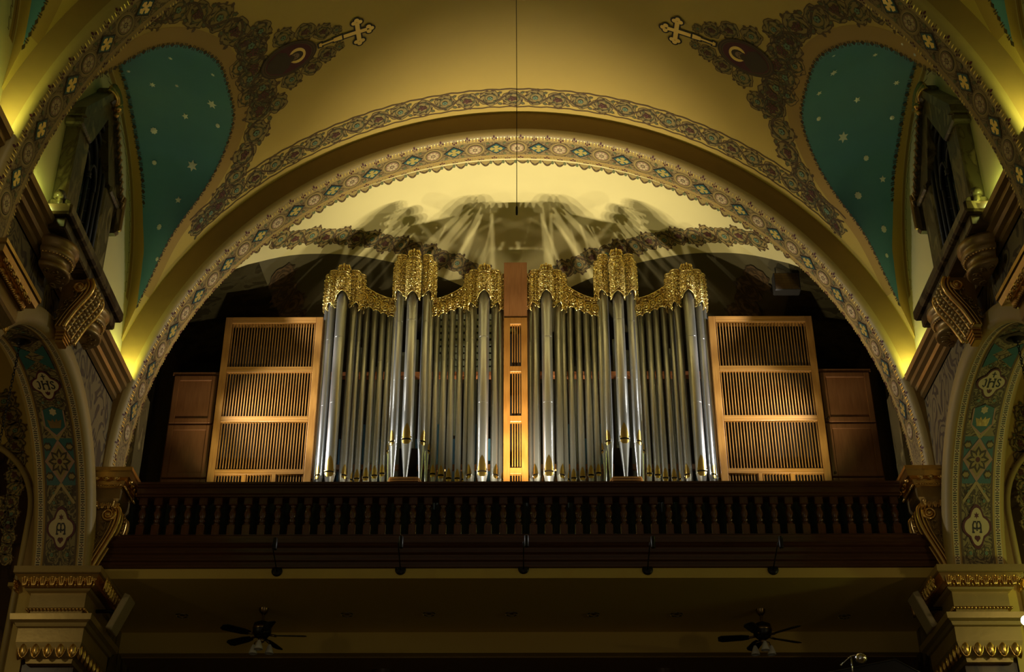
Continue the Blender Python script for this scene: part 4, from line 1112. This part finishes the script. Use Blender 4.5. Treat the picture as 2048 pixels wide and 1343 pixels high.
def crown(par, x, y, r, z0, z1, ang, finial, peak=.11):
    """carved half-tube capping one tower pipe"""
    mb = MB(); R = r+.018; A = 1.75
    def fn(u, v, h):
        a = u/R+ang; return (x+(R+h)*sin(a), y-(R+h)*cos(a), v)
    U = A*R
    def bot(u): k = min(1, abs(u)/(U*.62)); return z0+peak*(1-k**1.3)-(.02 if k > .9 else 0)
    n = 20
    mb.grid(n+1, 5, lambda i, j: (lambda u: fn(u, bot(u)+(z1-bot(u))*j/4, 0))(-U+2*U*i/n), 'gold_carved', True)
    mb.grid(n+1, 2, lambda i, j: (lambda u: fn(u, bot(u)-.006+.02*j, -.004 if j else .02))(-U+2*U*i/n), 'gold_tube', True)
    mb.tube([fn(-U+2*U*i/n, bot(-U+2*U*i/n), .016) for i in range(n+1)], .011, 'gold_tube', 6)
    for zz, rr in ((z1, .012), (z1-.055, .010), (z1-.075, .006)): mb.tube([fn(-U+2*U*i/n, zz, .010) for i in range(n+1)], rr, 'gold_tube', 6)
    carve(mb, fn, -U, U, z0+.0, z1-.08, .09, bot=bot, tr=.011); carve(mb, fn, -U, U, z0+.03, z1-.10, .055, bot=bot, tr=.006)
    for i in range(9): mb.tube([fn(-U+2*U*(i+.5)/9+q, z1-.012+abs(q)*-1.2, .014) for q in (-.02, -.01, 0, .01, .02)], .006, 'gold_tube', 4)
    for q in (-1, 1):   # pendant drops at the two feet
        mb.ball(fn(q*U*.8, z0-.015, .01), .02, 'gold_tube', 8); mb.ball(fn(q*U*.62, z0+.02, .014), .016, 'gold_tube', 8)
    # domed cap
    mb.lathe([(R*.97, z1), (R*.8, z1+.03), (R*.45, z1+.045), (0.001, z1+.05)], 'gold_carved', (x, y, 0), 16)
    o = mb.build('carved_crown', par)
    if finial:
        mb = MB(); k = r*1.0
        prof = [(k*.8, z1+.02), (k*.75, z1+.05), (k*.82, z1+.09), (k*1.0, z1+.13)]
        mb.lathe(prof, 'gold_carved', (x, y, 0), 20); n = 12
        for i in range(n):
            a = 2*pi*i/n; c, d = cos(a), sin(a)
            mb.tube([(x+k*.85*c, y+k*.85*d, z1+.04), (x+k*1.0*c, y+k*1.0*d, z1+.10), (x+k*1.18*c, y+k*1.18*d, z1+.115+(.02 if i % 2 else 0)), (x+k*1.02*c, y+k*1.02*d, z1+.135+(.02 if i % 2 else 0))], .017, 'gold_tube', 6, r1=.017); mb.tube([(x+k*.9*cos(a+.13), y+k*.9*sin(a+.13), z1+.05), (x+k*1.06*cos(a+.26), y+k*1.06*sin(a+.26), z1+.10), (x+k*.95*cos(a+.39), y+k*.95*sin(a+.39), z1+.06)], .009, 'gold_tube', 4)
            mb.ball((x+k*1.0*c, y+k*1.0*d, z1+.145+(.02 if i % 2 else 0)), .022, 'gold_tube', 8)
        for zz, rr in ((z1+.03, k*.86), (z1+.07, k*.8)): mb.tube([(x+rr*cos(2*pi*i/16), y+rr*sin(2*pi*i/16), zz) for i in range(17)], .009, 'gold_tube', 5)
        mb.build('crown_finial', o)
def z_at(v, y): return bp(1030, v, Y=y).z
HALF = [('left', OX-1.885), ('right', OX+1.885)]
ORD = {'L': 'left tower', 'C': 'tall middle tower', 'R': 'right tower'}
for hn, hx in HALF:
    case = empty('organ_case', (0, 0, 8.58)); tag(case, '%s half of the organ case, gilded openwork crowns and valances over its pipes' % hn, 'organ case')
    case.location = (hx, YF, 8.58)
    inner = empty('tmp'); 
    base = (hx, YF, 8.58)
    def b(mb, n, p=None):
        mb.v = [(x-base[0], y-base[1], z-base[2]) for x, y, z in mb.v]; return mb.build(n, p or case)
    # plinth (mostly hidden by the balustrade) and projecting pedestal of the middle tower
    mb = MB(); mb.bevbox(hx-1.58, hx+1.58, YF-.12, YF+.5, 8.58, 9.945, 'oak', .02); b(mb, 'plinth')
    mb = MB(); zt = z_at(954, 21.75)
    mb.prism([(hx-.33, YF-.1), (hx-.22, YF-.5), (hx+.22, YF-.5), (hx+.33, YF-.1)], 8.58, zt-.10, 'oak_orange', 'xy')
    for k, (g, z0, z1) in enumerate(((.0, zt-.10, zt-.075), (.03, zt-.075, zt-.05), (-.02, zt-.05, zt-.035), (.03, zt-.035, zt))):
        mb.prism([(hx-.33-g, YF-.1), (hx-.22-g*.7, YF-.5-g), (hx+.22+g*.7, YF-.5-g), (hx+.33+g, YF-.1)], z0, z1, 'oak_orange', 'xy')
    b(mb, 'pedestal')
    mb = MB(); mb.box(hx-.16, hx+.16, YF+.12, YF+.20, 9.9, 11.0, 'slot'); b(mb, 'panel_behind_feet')
    carr = []
    TW = [('L', -1.31, 0), ('C', 0, 1), ('R', 1.31, 0)]
    for tn, tx, big in TW:
        X = hx+tx
        if big: P5 = [(-.325, .08, .050, -1.15, 900, 1), (-.24, -.10, .070, -.62, 881, 1), (0, -.28, .098, 0, 876, 1), (.24, -.10, .070, .62, 881, 1), (.325, .08, .050, 1.15, 900, 1)]
        else: P5 = [(-.305, .10, .050, -1.2, 957, 0), (-.20, -.02, .066, -.65, 948, 0), (0, -.16, .098, 0, 941, 0), (.20, -.02, .066, .65, 948, 0), (.305, .10, .050, 1.2, 957, 0)]
        for k, (dx, dy, r, an, vm, bg) in enumerate(P5):
            y = YF+dy; zm = z_at(vm, y-r); zb = zt if big else 9.95
            vt = {0: 555, 1: 552, 2: 548}[2-abs(k-2)] if not big else {0: 535, 1: 530, 2: 528}[2-abs(k-2)]
            zt_ = z_at(vt, y)
            nm = ['outermost on the left', 'second from the left', 'thick central', 'fourth from the left', 'outermost on the right'][k]
            organ_pipe(X+dx, y, r, zt_, zm, zb, an, 'silver pipe, %s of five in the %s, %s organ half' % (nm, ORD[tn], hn), 'organ pipes of the facade towers')
            # crown heights
            if big: v1 = {2: 513, 1: 510, 3: 510, 0: 524, 4: 524}[k]; v0 = {2: 592, 1: 589, 3: 589, 0: 596, 4: 596}[k]
            else: v1 = {2: 542, 1: 541, 3: 541, 0: 549, 4: 549}[k]; v0 = {2: 590, 1: 612, 3: 612, 0: 618, 4: 618}[k]
            carr.append((X+dx, y, r, z_at(v0, y-r), z_at(v1, y-r), an, k == 2, .11 if k == 2 or big else .09))
    for c in carr: 
        cc = list(c); cc[0] -= base[0]; cc[1] -= base[1]; cc[3] -= base[2]; cc[4] -= base[2]; crown(case, *cc)
    # short flat runs
    for fn_, xs4, vm4 in (('left', (-.875, -.72, -.572, -.44), (958, 956, 952, 948)), ('right', (.44, .585, .72, .87), (949, 952, 958, 958))):
        for k, (dx, vm) in enumerate(zip(xs4, vm4)):
            y = YF+.14; r = .060 if k in (1, 2) else .056
            tt = (dx if dx > 0 else -dx); vtop = 636+(-30)*(tt-.4)/.55
            organ_pipe(hx+dx, y, r, z_at(vtop-14, y), z_at(vm, y), 9.95, 0, 'slim silver pipe, %s of four %s of the tall tower, %s organ half' % (['first', 'second', 'third', 'fourth'][k], fn_, hn), 'slim organ pipes of the flat runs')
    # carved valances over the runs
    for q in (-1, 1):
        mb = MB(); x0, x1 = hx+q*.33, hx+q*1.02; yv = YF+.06; n = 28
        topz = lambda u: z_at(598-33*((u-.33)/.69)**1.7, yv)
        def botz(u):
            k = (u-.33)/.69; return z_at(636-28*k, yv)+.035*abs(sin(k*pi*5))
        f3 = lambda u, v, h: (hx+q*u, yv-h, v)
        mb.grid(n*2+1, 5, lambda i, j: (lambda u: f3(u, botz(u)+(topz(u)-botz(u))*j/4, 0))(.33+.69*i/(2*n)), 'gold_carved', True)
        mb.grid(n*2+1, 5, lambda i, j: (lambda u: f3(u, botz(u)+(topz(u)-botz(u))*j/4, -.03))(.33+.69*i/(2*n)), 'gold_carved', True)
        for o_, rr in ((0, .012), (-.085, .009)): mb.tube([f3(.33+.69*i/n, topz(.33+.69*i/n)+o_, .008) for i in range(n+1)], rr, 'gold_tube', 6)
        mb.tube([f3(.33+.69*i/56, botz(.33+.69*i/56), .008) for i in range(57)], .010, 'gold_tube', 6)
        for k in range(6):
            u = .33+.69*k/5; mb.ball(f3(u, botz(u)-.005, .01), .022, 'gold_tube', 8)
        for k in range(5):   # roundels
            u = .40+.135*k; v = (topz(u)+botz(u))/2-.05
            mb.tube([f3(u+.062*cos(2*pi*i/14), v+.08*sin(2*pi*i/14), .024) for i in range(15)], .012, 'gold_tube', 5)
            for i in range(6): mb.ball(f3(u+.026*cos(i*pi/3), v+.032*sin(i*pi/3), .03), .018, 'gold_tube', 6)
        zlo = min(botz(.33), botz(1.)); zhi = max(topz(1.02), topz(.33))
        carve(mb, f3, .33, 1.02, zlo, zhi, .06, top=topz, bot=lambda u: topz(u)-.10, tr=.008); carve(mb, f3, .33, 1.02, zlo, zhi, .05, top=lambda u: topz(u)-.10, bot=botz, tr=.006)
        b(mb, 'carved_valance')
    bpy.data.objects.remove(inner)

# ranks and framing seen between the facade pipes
for hn, hx in HALF:
    fr = empty('organ_interior', (hx, 23.3, 8.58)); tag(fr, 'inner framing, copper rail and wind trunks behind the pipes of the %s organ half' % hn, 'organ works')
    def b(mb, n): mb.v = [(x-hx, y-23.3, z-8.58) for x, y, z in mb.v]; return mb.build(n, fr)
    mb = MB()
    for dx in (-1.55, -.5, .45, 1.5): mb.box(hx+dx-.05, hx+dx+.05, 23.3, 23.4, 8.58, 13.4, 'pipe_wood')
    mb.box(hx-1.6, hx+1.6, 23.25, 23.4, 9.3, 9.6, 'pipe_wood'); b(mb, 'upright_frame')
    mb = MB(); z = z_at(748, 22.9); mb.box(hx-1.62, hx+1.62, 22.85, 23.0, z-.05, z+.03, 'copper'); b(mb, 'copper_rail')
    mb = MB()
    for k in range(12):
        x = hx-1.5+k*.26; mb.tube([(x, 23.05, 10.2), (x+.16, 23.05, 11.0)], .03, 'oak_orange', 4)
    mb.box(hx-1.6, hx+1.6, 23.02, 23.1, 10.9, 11.0, 'oak_orange'); mb.box(hx-1.6, hx+1.6, 23.02, 23.1, 10.55, 10.62, 'oak_orange'); b(mb, 'wooden_trusses')
    mb = MB()
    for k in range(9): mb.box(hx-1.35+k*.34, hx-1.22+k*.34, 23.2, 23.24, 10.2, 11.6+(.3 if k % 2 else 0), 'teal')
    b(mb, 'grey_green_braces')
sh = MB()
for k in range(9):
    z = z_at(628+k*13.2, 23.6); sh.box(-1.62, -.05+0, 23.6, 23.63, z-.095, z, 'pipe_wood')
for k in range(9): sh.box(-1.6+k*.19, -1.55+k*.19, 23.63, 23.66, 11.9, 14.2, 'pipe_wood')
o = sh.build('organ_lattice'); tag(o, 'grey-green slatted swell front behind the right tower of the left organ half', 'organ works')
# rank of dull wooden and metal pipes behind
r0 = None; k = 0
for hn, hx in HALF:
    for i in range(13):
        x = hx-1.5+i*.25
        if hn == 'left' and .35 < i*.25-1.5 < 2: continue
        ht = 3.7+.35*sin(i*1.3)
        mb = MB(); mb.bevbox(-.05, .05, -.06, .06, 0, ht, 'pipe_back', .008); mb.box(-.03, .03, -.064, -.05, .5, .6, 'slot')
        t = mb.build('wooden_organ_pipe'); t.location = (x, 23.15+.0, 9.6)
        tag(t, 'dull square pipe in the dark behind the silver pipes, %s organ half' % hn, 'organ pipe', 'dull square pipes behind the %s organ half' % hn)
mb = MB()
for x in (-5.4, 5.3): pass
mb.box(-3.7, 3.6, 24.0, 24.05, 8.58, 13.2, 'case_dark'); o = mb.build('organ_back_panel'); tag(o, 'black rear panel closing the organ behind its inner pipes', 'organ works')

# louvred swell boxes either side
def louvre_case(s, label):
    if s < 0: xo0, xo1 = bp(413, 965, Y=YF).x, bp(621, 963, Y=YF).x
    else: xo1, xo0 = bp(1664, 962, Y=YF).x, bp(1443, 962, Y=YF).x
    zt = bp(550, 635.5, Y=YF).z; rows = [(646, 733), (744, 832), (843, 938), (948, 1050)]
    t = empty('louvred_case', ((xo0+xo1)/2, YF, 8.58)); tag(t, label, 'organ case', 'louvred organ cases')
    def b(mb, n, p=None):
        mb.v = [(x-(xo0+xo1)/2, y-YF, z-8.58) for x, y, z in mb.v]; return mb.build(n, p or t)
    zz = [(z_at(b_, YF), z_at(a, YF)) for a, b_ in rows]
    fw_ = .125
    mb = MB()
    mb.bevbox(xo0, xo0+fw_, YF-.03, YF+.05, 8.58, zt, 'oak', .006); b(mb, 'stile'); mb = MB(); mb.bevbox(xo1-fw_, xo1, YF-.03, YF+.05, 8.58, zt, 'oak', .006); b(mb, 'stile')
    mb = MB(); zs = [zt]+[q for p in zz for q in (p[1], p[0])]
    for k in range(0, 8, 2): 
        mb.bevbox(xo0+fw_, xo1-fw_, YF-.03, YF+.05, zs[k+1], zs[k], 'oak_rail', .005); b(mb, 'rail'); mb = MB()
    # uprights dividing the bottom row in three
    w3 = (xo1-xo0-2*fw_)
    for q in (1/3, 2/3): mb.bevbox(xo0+fw_+w3*q-.035, xo0+fw_+w3*q+.035, YF-.03, YF+.05, zz[3][0], zz[3][1], 'oak', .005); b(mb, 'upright'); mb = MB()
    for z0, z1 in zz:
        mb = MB(); n = 31
        for i in range(n):
            x = xo0+fw_+(i+.5)*w3/n
            mb.box(x-.0075, x+.0075, YF-.005, YF+.022, z0-.01, z1+.01, 'oak')
        b(mb, 'louvre_slats')
    mb = MB(); mb.box(xo0+.02, xo1-.02, YF+.3, YF+.34, 8.58, zt-.02, 'case_dark'); mb.box(xo0, xo0+.03, YF+.05, YF+.9, 8.58, zt, 'oak'); mb.box(xo1-.03, xo1, YF+.05, YF+.9, 8.58, zt, 'oak'); mb.box(xo0, xo1, YF+.05, YF+.9, zt-.03, zt-.001, 'oak'); b(mb, 'carcass')
    return xo0, xo1
lx = louvre_case(-1, 'oak louvred organ case to the left of the silver pipes')
rx = louvre_case(1, 'oak louvred organ case to the right of the silver pipes')
def side_cabinet(x0, x1, v, label, knob):
    y = YF+.28; zt = z_at(v, y); t = empty('panelled_cabinet', ((x0+x1)/2, y, 8.58)); tag(t, label, 'cabinet', 'panelled cabinets')
    def b(mb, n, p=None):
        mb.v = [(a-(x0+x1)/2, c-y, d-8.58) for a, c, d in mb.v]; return mb.build(n, p or t)
    mb = MB(); mb.bevbox(x0, x1, y+.02, y+.6, 8.58, zt, 'oak_red', .01); mb.bevbox(x0-.02, x1+.02, y-.02, y+.62, zt-.06, zt+.01, 'oak_red', .01); b(mb, 'carcass')
    zm = z_at(848, y); zb = z_at(955, y)
    for z0, z1 in ((zm+.02, zt-.08), (zb, zm-.02), (8.62, zb-.03)):
        mb = MB(); f = .10; mb.bevbox(x0+.03, x1-.03, y-.01, y+.02, z0, z1, 'oak_red', .005)
        p = b(mb, 'door'); mb = MB()
        # raised frame round the sunk field
        for (a0, a1, c0, c1) in ((x0+.03, x0+.03+f, z0, z1), (x1-.03-f, x1-.03, z0, z1), (x0+.03+f, x1-.03-f, z1-f, z1), (x0+.03+f, x1-.03-f, z0, z0+f)):
            mb.bevbox(a0, a1, y-.045, y-.01, c0, c1, 'oak_red', .008); b(mb, 'door_frame', p); mb = MB()
        if knob and z0 > 10:
            mb = MB(); mb.ball((x0+.08, y-.06, z0+.06), .025, 'brass_dark', 10); mb.v = [(a-(x0+x1)/2, c-y, d-8.58) for a, c, d in mb.v]; mb.build('knob', p)
xl = bp(318, 940, Y=YF+.28).x; xr = bp(1772, 940, Y=YF+.28).x
side_cabinet(xl+.03, lx[0]-.05, 744, 'reddish oak panelled cabinet at the far left of the organ', False)
side_cabinet(rx[1]+.05, xr-.03, 740, 'reddish oak panelled cabinet at the far right of the organ', True)
# central wooden tower
x0, x1 = bp(1006.5, 940, Y=YF-.05).x, bp(1056.5, 940, Y=YF-.05).x
t = empty('centre_column', ((x0+x1)/2, YF, 8.58)); tag(t, 'tall narrow oak tower with slatted openings between the two organ halves', 'organ case')
def b(mb, n): mb.v = [(x-(x0+x1)/2, y-YF, z-8.58) for x, y, z in mb.v]; return mb.build(n, t)
y = YF-.05; zt = z_at(524, y); rows = [(648, 732), (743, 831), (843, 935), (947, 1040)]; f = .125
mb = MB(); mb.bevbox(x0, x1, y, y+.4, z_at(634, y), zt, 'oak_red', .006); 
for q in (.25, .75): mb.box(x0+(x1-x0)*q-.002, x0+(x1-x0)*q+.002, y-.004, y, z_at(632, y), zt-.05, 'oak_red')
b(mb, 'upper_panel')
mb = MB(); mb.bevbox(x0, x0+f-.01, y-.01, y+.08, 8.58, z_at(635, y), 'oak_orange', .005); b(mb, 'stile'); mb = MB(); mb.bevbox(x1-f+.01, x1, y-.01, y+.08, 8.58, z_at(635, y), 'oak_orange', .005); b(mb, 'stile')
mb = MB(); prev = 635
for a, c in rows: mb.bevbox(x0+f-.01, x1-f+.01, y-.01, y+.08, z_at(a, y), z_at(prev, y), 'oak_orange', .004); prev = c; b(mb, 'rail'); mb = MB()
mb = MB()
for a, c in rows:
    for k in range(4):
        x = x0+f+(k+.8)*(x1-x0-2*f+.02)/4.6; mb.box(x-.009, x+.009, y+.02, y+.05, z_at(c, y)-.01, z_at(a, y)+.01, 'oak_orange')
b(mb, 'louvre_slats')
mb = MB(); mb.box(x0+.02, x1-.02, y+.5, y+.52, 8.58, z_at(640, y), 'case_dark'); b(mb, 'back_panel')

# ================================================================== SMALL THINGS
# five picture-light style spotlights on the plaster fascia
mb = MB()
t0 = empty('fascia_spotlight', (0, 20.68, 8.02))
mb.lathe([(0, -.02), (.03, -.02), (.085, -.012), (.085, 0)], 'iron', (0, 0, 0), 20, axis='y'); mb.build('mount_plate', t0)
LY = -.62
mb = MB(); mb.tube([(0, -.02, 0), (0, LY, .20)], .010, 'iron', 6); arm = mb.build('arm', t0)
mb = MB(); mb.lathe([(0, -.09), (.032, -.09), (.036, -.08), (.036, .09), (.028, .10), (0, .10)], 'iron', (0.045, LY, .20), 14); mb.build('lamp_head', t0)
px = [(554, 1142, 541), (801, 1139, 795), (1047, 1137, 1048), (1295, 1139, 1302), (1546, 1139, 1562)]
onl = ['leftmost', 'second from left', 'middle', 'second from right', 'rightmost']
for i, (u, v, _) in enumerate(px):
    o = t0 if i == 0 else copy_tree(t0)
    p = bp(u, v, Y=20.68); o.location = (p.x, 20.68, p.z)
    tag(o, '%s of the five small rod-mounted lamps under the balcony' % onl[i], 'lamp', 'rod-mounted lamps under the balcony')
# hanging microphone on a long cable from the vault
p0 = bp(1033.5, 420, Y=17.2); 
t = empty('hanging_microphone', (p0.x, 17.2, p0.z)); tag(t, 'small black microphone hanging on a long thin cable before the organ', 'microphone')
ztop = ZC+VB-.02
mb = MB(); mb.tube([(0, 0, .08), (.004, 0, (ztop-p0.z)*.5), (0, 0, ztop-p0.z)], .0055, 'iron', 5); mb.build('cable', t)
mb = MB(); mb.lathe([(0, -.09), (.015, -.085), (.018, -.05), (.018, .05), (.008, .08), (0, .085)], 'iron', n=10); mb.build('capsule', t)
# recessed downlights under the gallery
DL = [(364, 1231), (694, 1229), (858, 1228), (1023, 1228), (1187, 1229), (1353, 1229), (1689, 1233)]
mb = MB(); mb.lathe([(.11, -.004), (.105, -.015), (.085, -.012), (.08, .05)], 'chrome', n=20); d0 = mb.build('recessed_downlight')
mb = MB(); mb.lathe([(0, .0), (.04, .0), (.06, .02)], 'milk_glass', n=16); mb.build('bulb', d0)
for i, (u, v) in enumerate(DL):
    o = d0 if i == 0 else copy_tree(d0); p = bp(u, v, Z=7.93); o.location = (p.x, p.y, 7.94)
    tag(o, 'recessed downlight under the gallery, number %s from the left in the row' % ['one', 'two', 'three', 'four', 'five', 'six', 'seven'][i], 'ceiling light', 'recessed downlights under the gallery')
# ceiling fans
def fan(u, v, rot, label):
    p = bp(u, v, Z=7.38); t = empty('ceiling_fan', (p.x, p.y, 7.38)); tag(t, label, 'ceiling fan', 'ceiling fans under the gallery')
    mb = MB(); mb.lathe([(.02, .3), (.02, .56)], 'brass_dark', n=8); mb.lathe([(.08, .56), (.07, .50), (.03, .46)], 'brass_dark', n=14); mb.build('down_rod', t)
    mb = MB(); mb.lathe([(.0, .34), (.06, .34), (.14, .30), (.15, .22), (.15, .14), (.10, .08), (.0, .08)], 'fan_dark', n=20); mb.lathe([(.152, .24), (.158, .22), (.152, .20)], 'brass_dark', n=20); mb.build('motor_housing', t)
    for k in range(5):
        a = rot+k*2*pi/5; c, d = cos(a), sin(a); mb = MB()
        def q(r, w_, z): return (r*c-w_*d, r*d+w_*c, z)
        mb.tube([q(.10, 0, .12), q(.24, 0, .10)], .02, 'brass_dark', 5)
        poly = [(.22, -.05), (.34, -.075), (.66, -.085), (.72, -.05), (.72, .05), (.66, .085), (.34, .075), (.22, .05)]
        mb.add([q(r, w_, .10+w_*.25) for r, w_ in poly]+[q(r, w_, .112+w_*.25) for r, w_ in poly], [list(range(8))[::-1], list(range(8, 16))]+[(i, (i+1) % 8, 8+(i+1) % 8, 8+i) for i in range(8)], 'fan_dark'); mb.build('blade', t)
    mb = MB(); mb.lathe([(0, .08), (.05, .07), (.05, .0), (.0, -.03)], 'brass_dark', n=12)
    for k in range(3): 
        a = .5+k*2*pi/3; mb.tube([(.04*cos(a), .04*sin(a), .03), (.12*cos(a), .12*sin(a), .03), (.14*cos(a), .14*sin(a), -.02)], .01, 'brass_dark', 5)
    kit = mb.build('light_kit', t)
    for k in range(3):
        a = .5+k*2*pi/3; mb = MB(); mb.lathe([(.02, -.02), (.035, -.05), (.06, -.12), (.072, -.17), (.066, -.17)], 'milk_glass', (.15*cos(a), .15*sin(a), 0), 14); mb.build('glass_shade', kit)
fan(522, 1283, .05, 'dark five-bladed ceiling fan with three glass shades, left under the gallery')
fan(1527, 1285, .45, 'dark five-bladed ceiling fan with three glass shades, right under the gallery')
# panel loudspeakers on the piers
def speaker(s, pts, label):
    p = bp(*pts, Y=20.95); t = empty('panel_loudspeaker', (p.x, 20.95, p.z)); tag(t, label, 'loudspeaker')
    mb = MB(); mb.bevbox(-.05, .05, -.18, .18, -.30, .30, 'speaker_tan', .012); o = mb.build('cabinet', t); o.rotation_euler = (0, s*.38*-1, 0)
    mb = MB(); mb.tube([(s*.04, 0, .02), (s*.17, 0, .06), (s*.60, .0, .06)], .03, 'iron', 8); mb.bevbox(*sorted((s*.56, s*.62)), -.06, .06, -.06, .18, 'iron', .01); mb.build('wall_bracket', t)
speaker(-1, (241, 1229), 'slim tan panel loudspeaker tilted on the lower left pier')
speaker(1, (1845, 1224), 'slim tan panel loudspeaker tilted on the lower right pier')
# lamp chains hanging from the crowns of the side arches
def chain(s, u0, v0, label, zend):
    zc = AZ+.02+AR*1.02; y = AY-.40; x = s*7.05
    t = empty('lamp_chain', (x, y, zc)); tag(t, label, 'chain', 'lamp chains of the side arches')
    mb = MB(); mb.lathe([(0, 0), (.15, -.005), (.15, -.02), (.07, -.05), (.05, -.10), (0, -.11)], 'iron', n=18); mb.build('ceiling_rose', t)
    mb = MB(); z = -.12; k = 0
    while zc+z > zend:
        if k % 2: mb.tube([(.017*cos(a), 0, z+.035*sin(a)) for a in [2*pi*i/8 for i in range(9)]], .006, 'iron', 4)
        else: mb.tube([(0, .017*cos(a), z+.035*sin(a)) for a in [2*pi*i/8 for i in range(9)]], .006, 'iron', 4)
        z -= .052; k += 1
    mb.build('chain_links', t)['kind'] = 'stuff'
chain(-1, 72, 672, 'thin black lamp chain hanging from the crown of the left side arch', 6.9)
chain(1, 2022, 655, 'thin black lamp chain hanging from the crown of the right side arch', 6.9)
# grille box on the right back wall of the chamber
p = bp(1574, 562, Y=21.75); t = empty('grille_box', (p.x, 21.75, p.z)); tag(t, 'dark box with a wire mesh front hung high in the right of the organ chamber', 'loudspeaker')
mb = MB(); mb.bevbox(-.30, .30, 0, .25, -.24, .24, 'case_dark', .02); mb.build('cabinet', t)
mb = MB()
for k in range(14): mb.box(-.27, .27, -.012, -.004, -.21+k*.031, -.203+k*.031, 'brass_dark')
for k in range(18): mb.box(-.27+k*.031, -.264+k*.031, -.012, -.004, -.21, .21, 'brass_dark')
mb.build('mesh_front', t)
mb = MB(); mb.tube([(-.2, .2, .2), (-.2, .2, .5)], .012, 'iron', 5); mb.tube([(.2, .2, .2), (.2, .2, .5)], .012, 'iron', 5); mb.build('hanger', t)
t.scale = (.8, .8, .8)
# columns under the gallery
for u, w_ in ((766, 'left'), (1325, 'right')):
    p = bp(u, 1318, Y=24.2); mb = MB()
    mb.lathe([(.12, -1.6), (.12, 7.2), (.15, 7.22), (.15, 7.27), (.125, 7.29), (.14, 7.38), (.20, 7.5), (.22, 7.56)], 'marble_brown', n=24)
    for k in range(8): mb.tube([(.13*cos(k*pi/4), .13*sin(k*pi/4), 7.3), (.16*cos(k*pi/4), .16*sin(k*pi/4), 7.42), (.23*cos(k*pi/4), .23*sin(k*pi/4), 7.46)], .03, 'bronze_gold', 6)
    o = mb.build('column'); o.location = (p.x, 24.2, 0); tag(o, 'slim column with leafy capital under the gallery, %s one' % w_, 'column', 'columns under the gallery')
# swing-arm lamp standing on the dark cabinet at the bottom right
p = bp(1600, 1318, Y=19.0)
mb = MB(); x0, x1 = bp(1420, 1343, Y=19.).x, bp(1900, 1343, Y=19.).x; xa = bp(1790, 1318, Y=19.0)
t = empty('wooden_canopy', (xa.x, 19.0, 4.4)); tag(t, 'dark wooden cabinet top with pitched roof cut by the bottom edge at right', 'cabinet')
zr = xa.z; mb = MB(); mb.prism([(x0-xa.x, zr-.50-4.4), (0, zr-4.4), (x1-xa.x, zr-.42-4.4), (x1-xa.x, -6.0), (x0-xa.x, -6.0)], 0, .9, 'fan_dark'); mb.build('roof', t)
mb = MB(); mb.tube([(x0-xa.x, 0, zr-.50-4.4), (0, 0, zr-4.40), (x1-xa.x, 0, zr-.42-4.4)], .012, 'fan_dark', 6); mb.build('edge_moulding', t)
pb = bp(1704, 1336, Y=18.9); ph = bp(1722, 1315, Y=18.85); pm = bp(1702, 1311, Y=18.9); pe = bp(1682, 1329, Y=18.85)
t = empty('swing_arm_lamp', tuple(pb)); tag(t, 'small chrome swing-arm lamp with round head at the bottom right', 'lamp')
r = lambda q: (q.x-pb.x, q.y-pb.y, q.z-pb.z)
mb = MB(); mb.tube([(0, 0, -.12), r(pm)], .012, 'chrome', 6); mb.build('post', t)
mb = MB(); mb.tube([r(pe), r(pm), (r(ph)[0]-.02, r(ph)[1], r(ph)[2]+.05)], .008, 'chrome', 6); mb.ball(r(pe), .014, 'chrome', 8); mb.build('arm', t)
mb = MB(); mb.lathe([(0, -.05), (.04, -.045), (.08, 0), (.085, .02), (.07, .025), (0, .03)], 'chrome', r(ph), 18, axis='y'); mb.build('lamp_head', t)
# lit globe lamp at the right edge
p = bp(2052, 1240, Y=17.5); m, nt, bsdf = nodes('lit_glass'); bsdf.inputs['Emission Color'].default_value = (1, .93, .75, 1); bsdf.inputs['Emission Strength'].default_value = 14
mb = MB(); mb.ball((0, 0, 0), .065, 'lit_glass', 16); t = empty('globe_lamp', tuple(p)); tag(t, 'glowing white globe bulb at the right edge beside the big capital', 'lamp')
mb.build('glass_globe', t); mb = MB(); mb.tube([(0, 0, -.06), (0, 0, -.2), (.15, 0, -.25)], .012, 'brass_dark', 6); mb.build('lamp_holder', t)
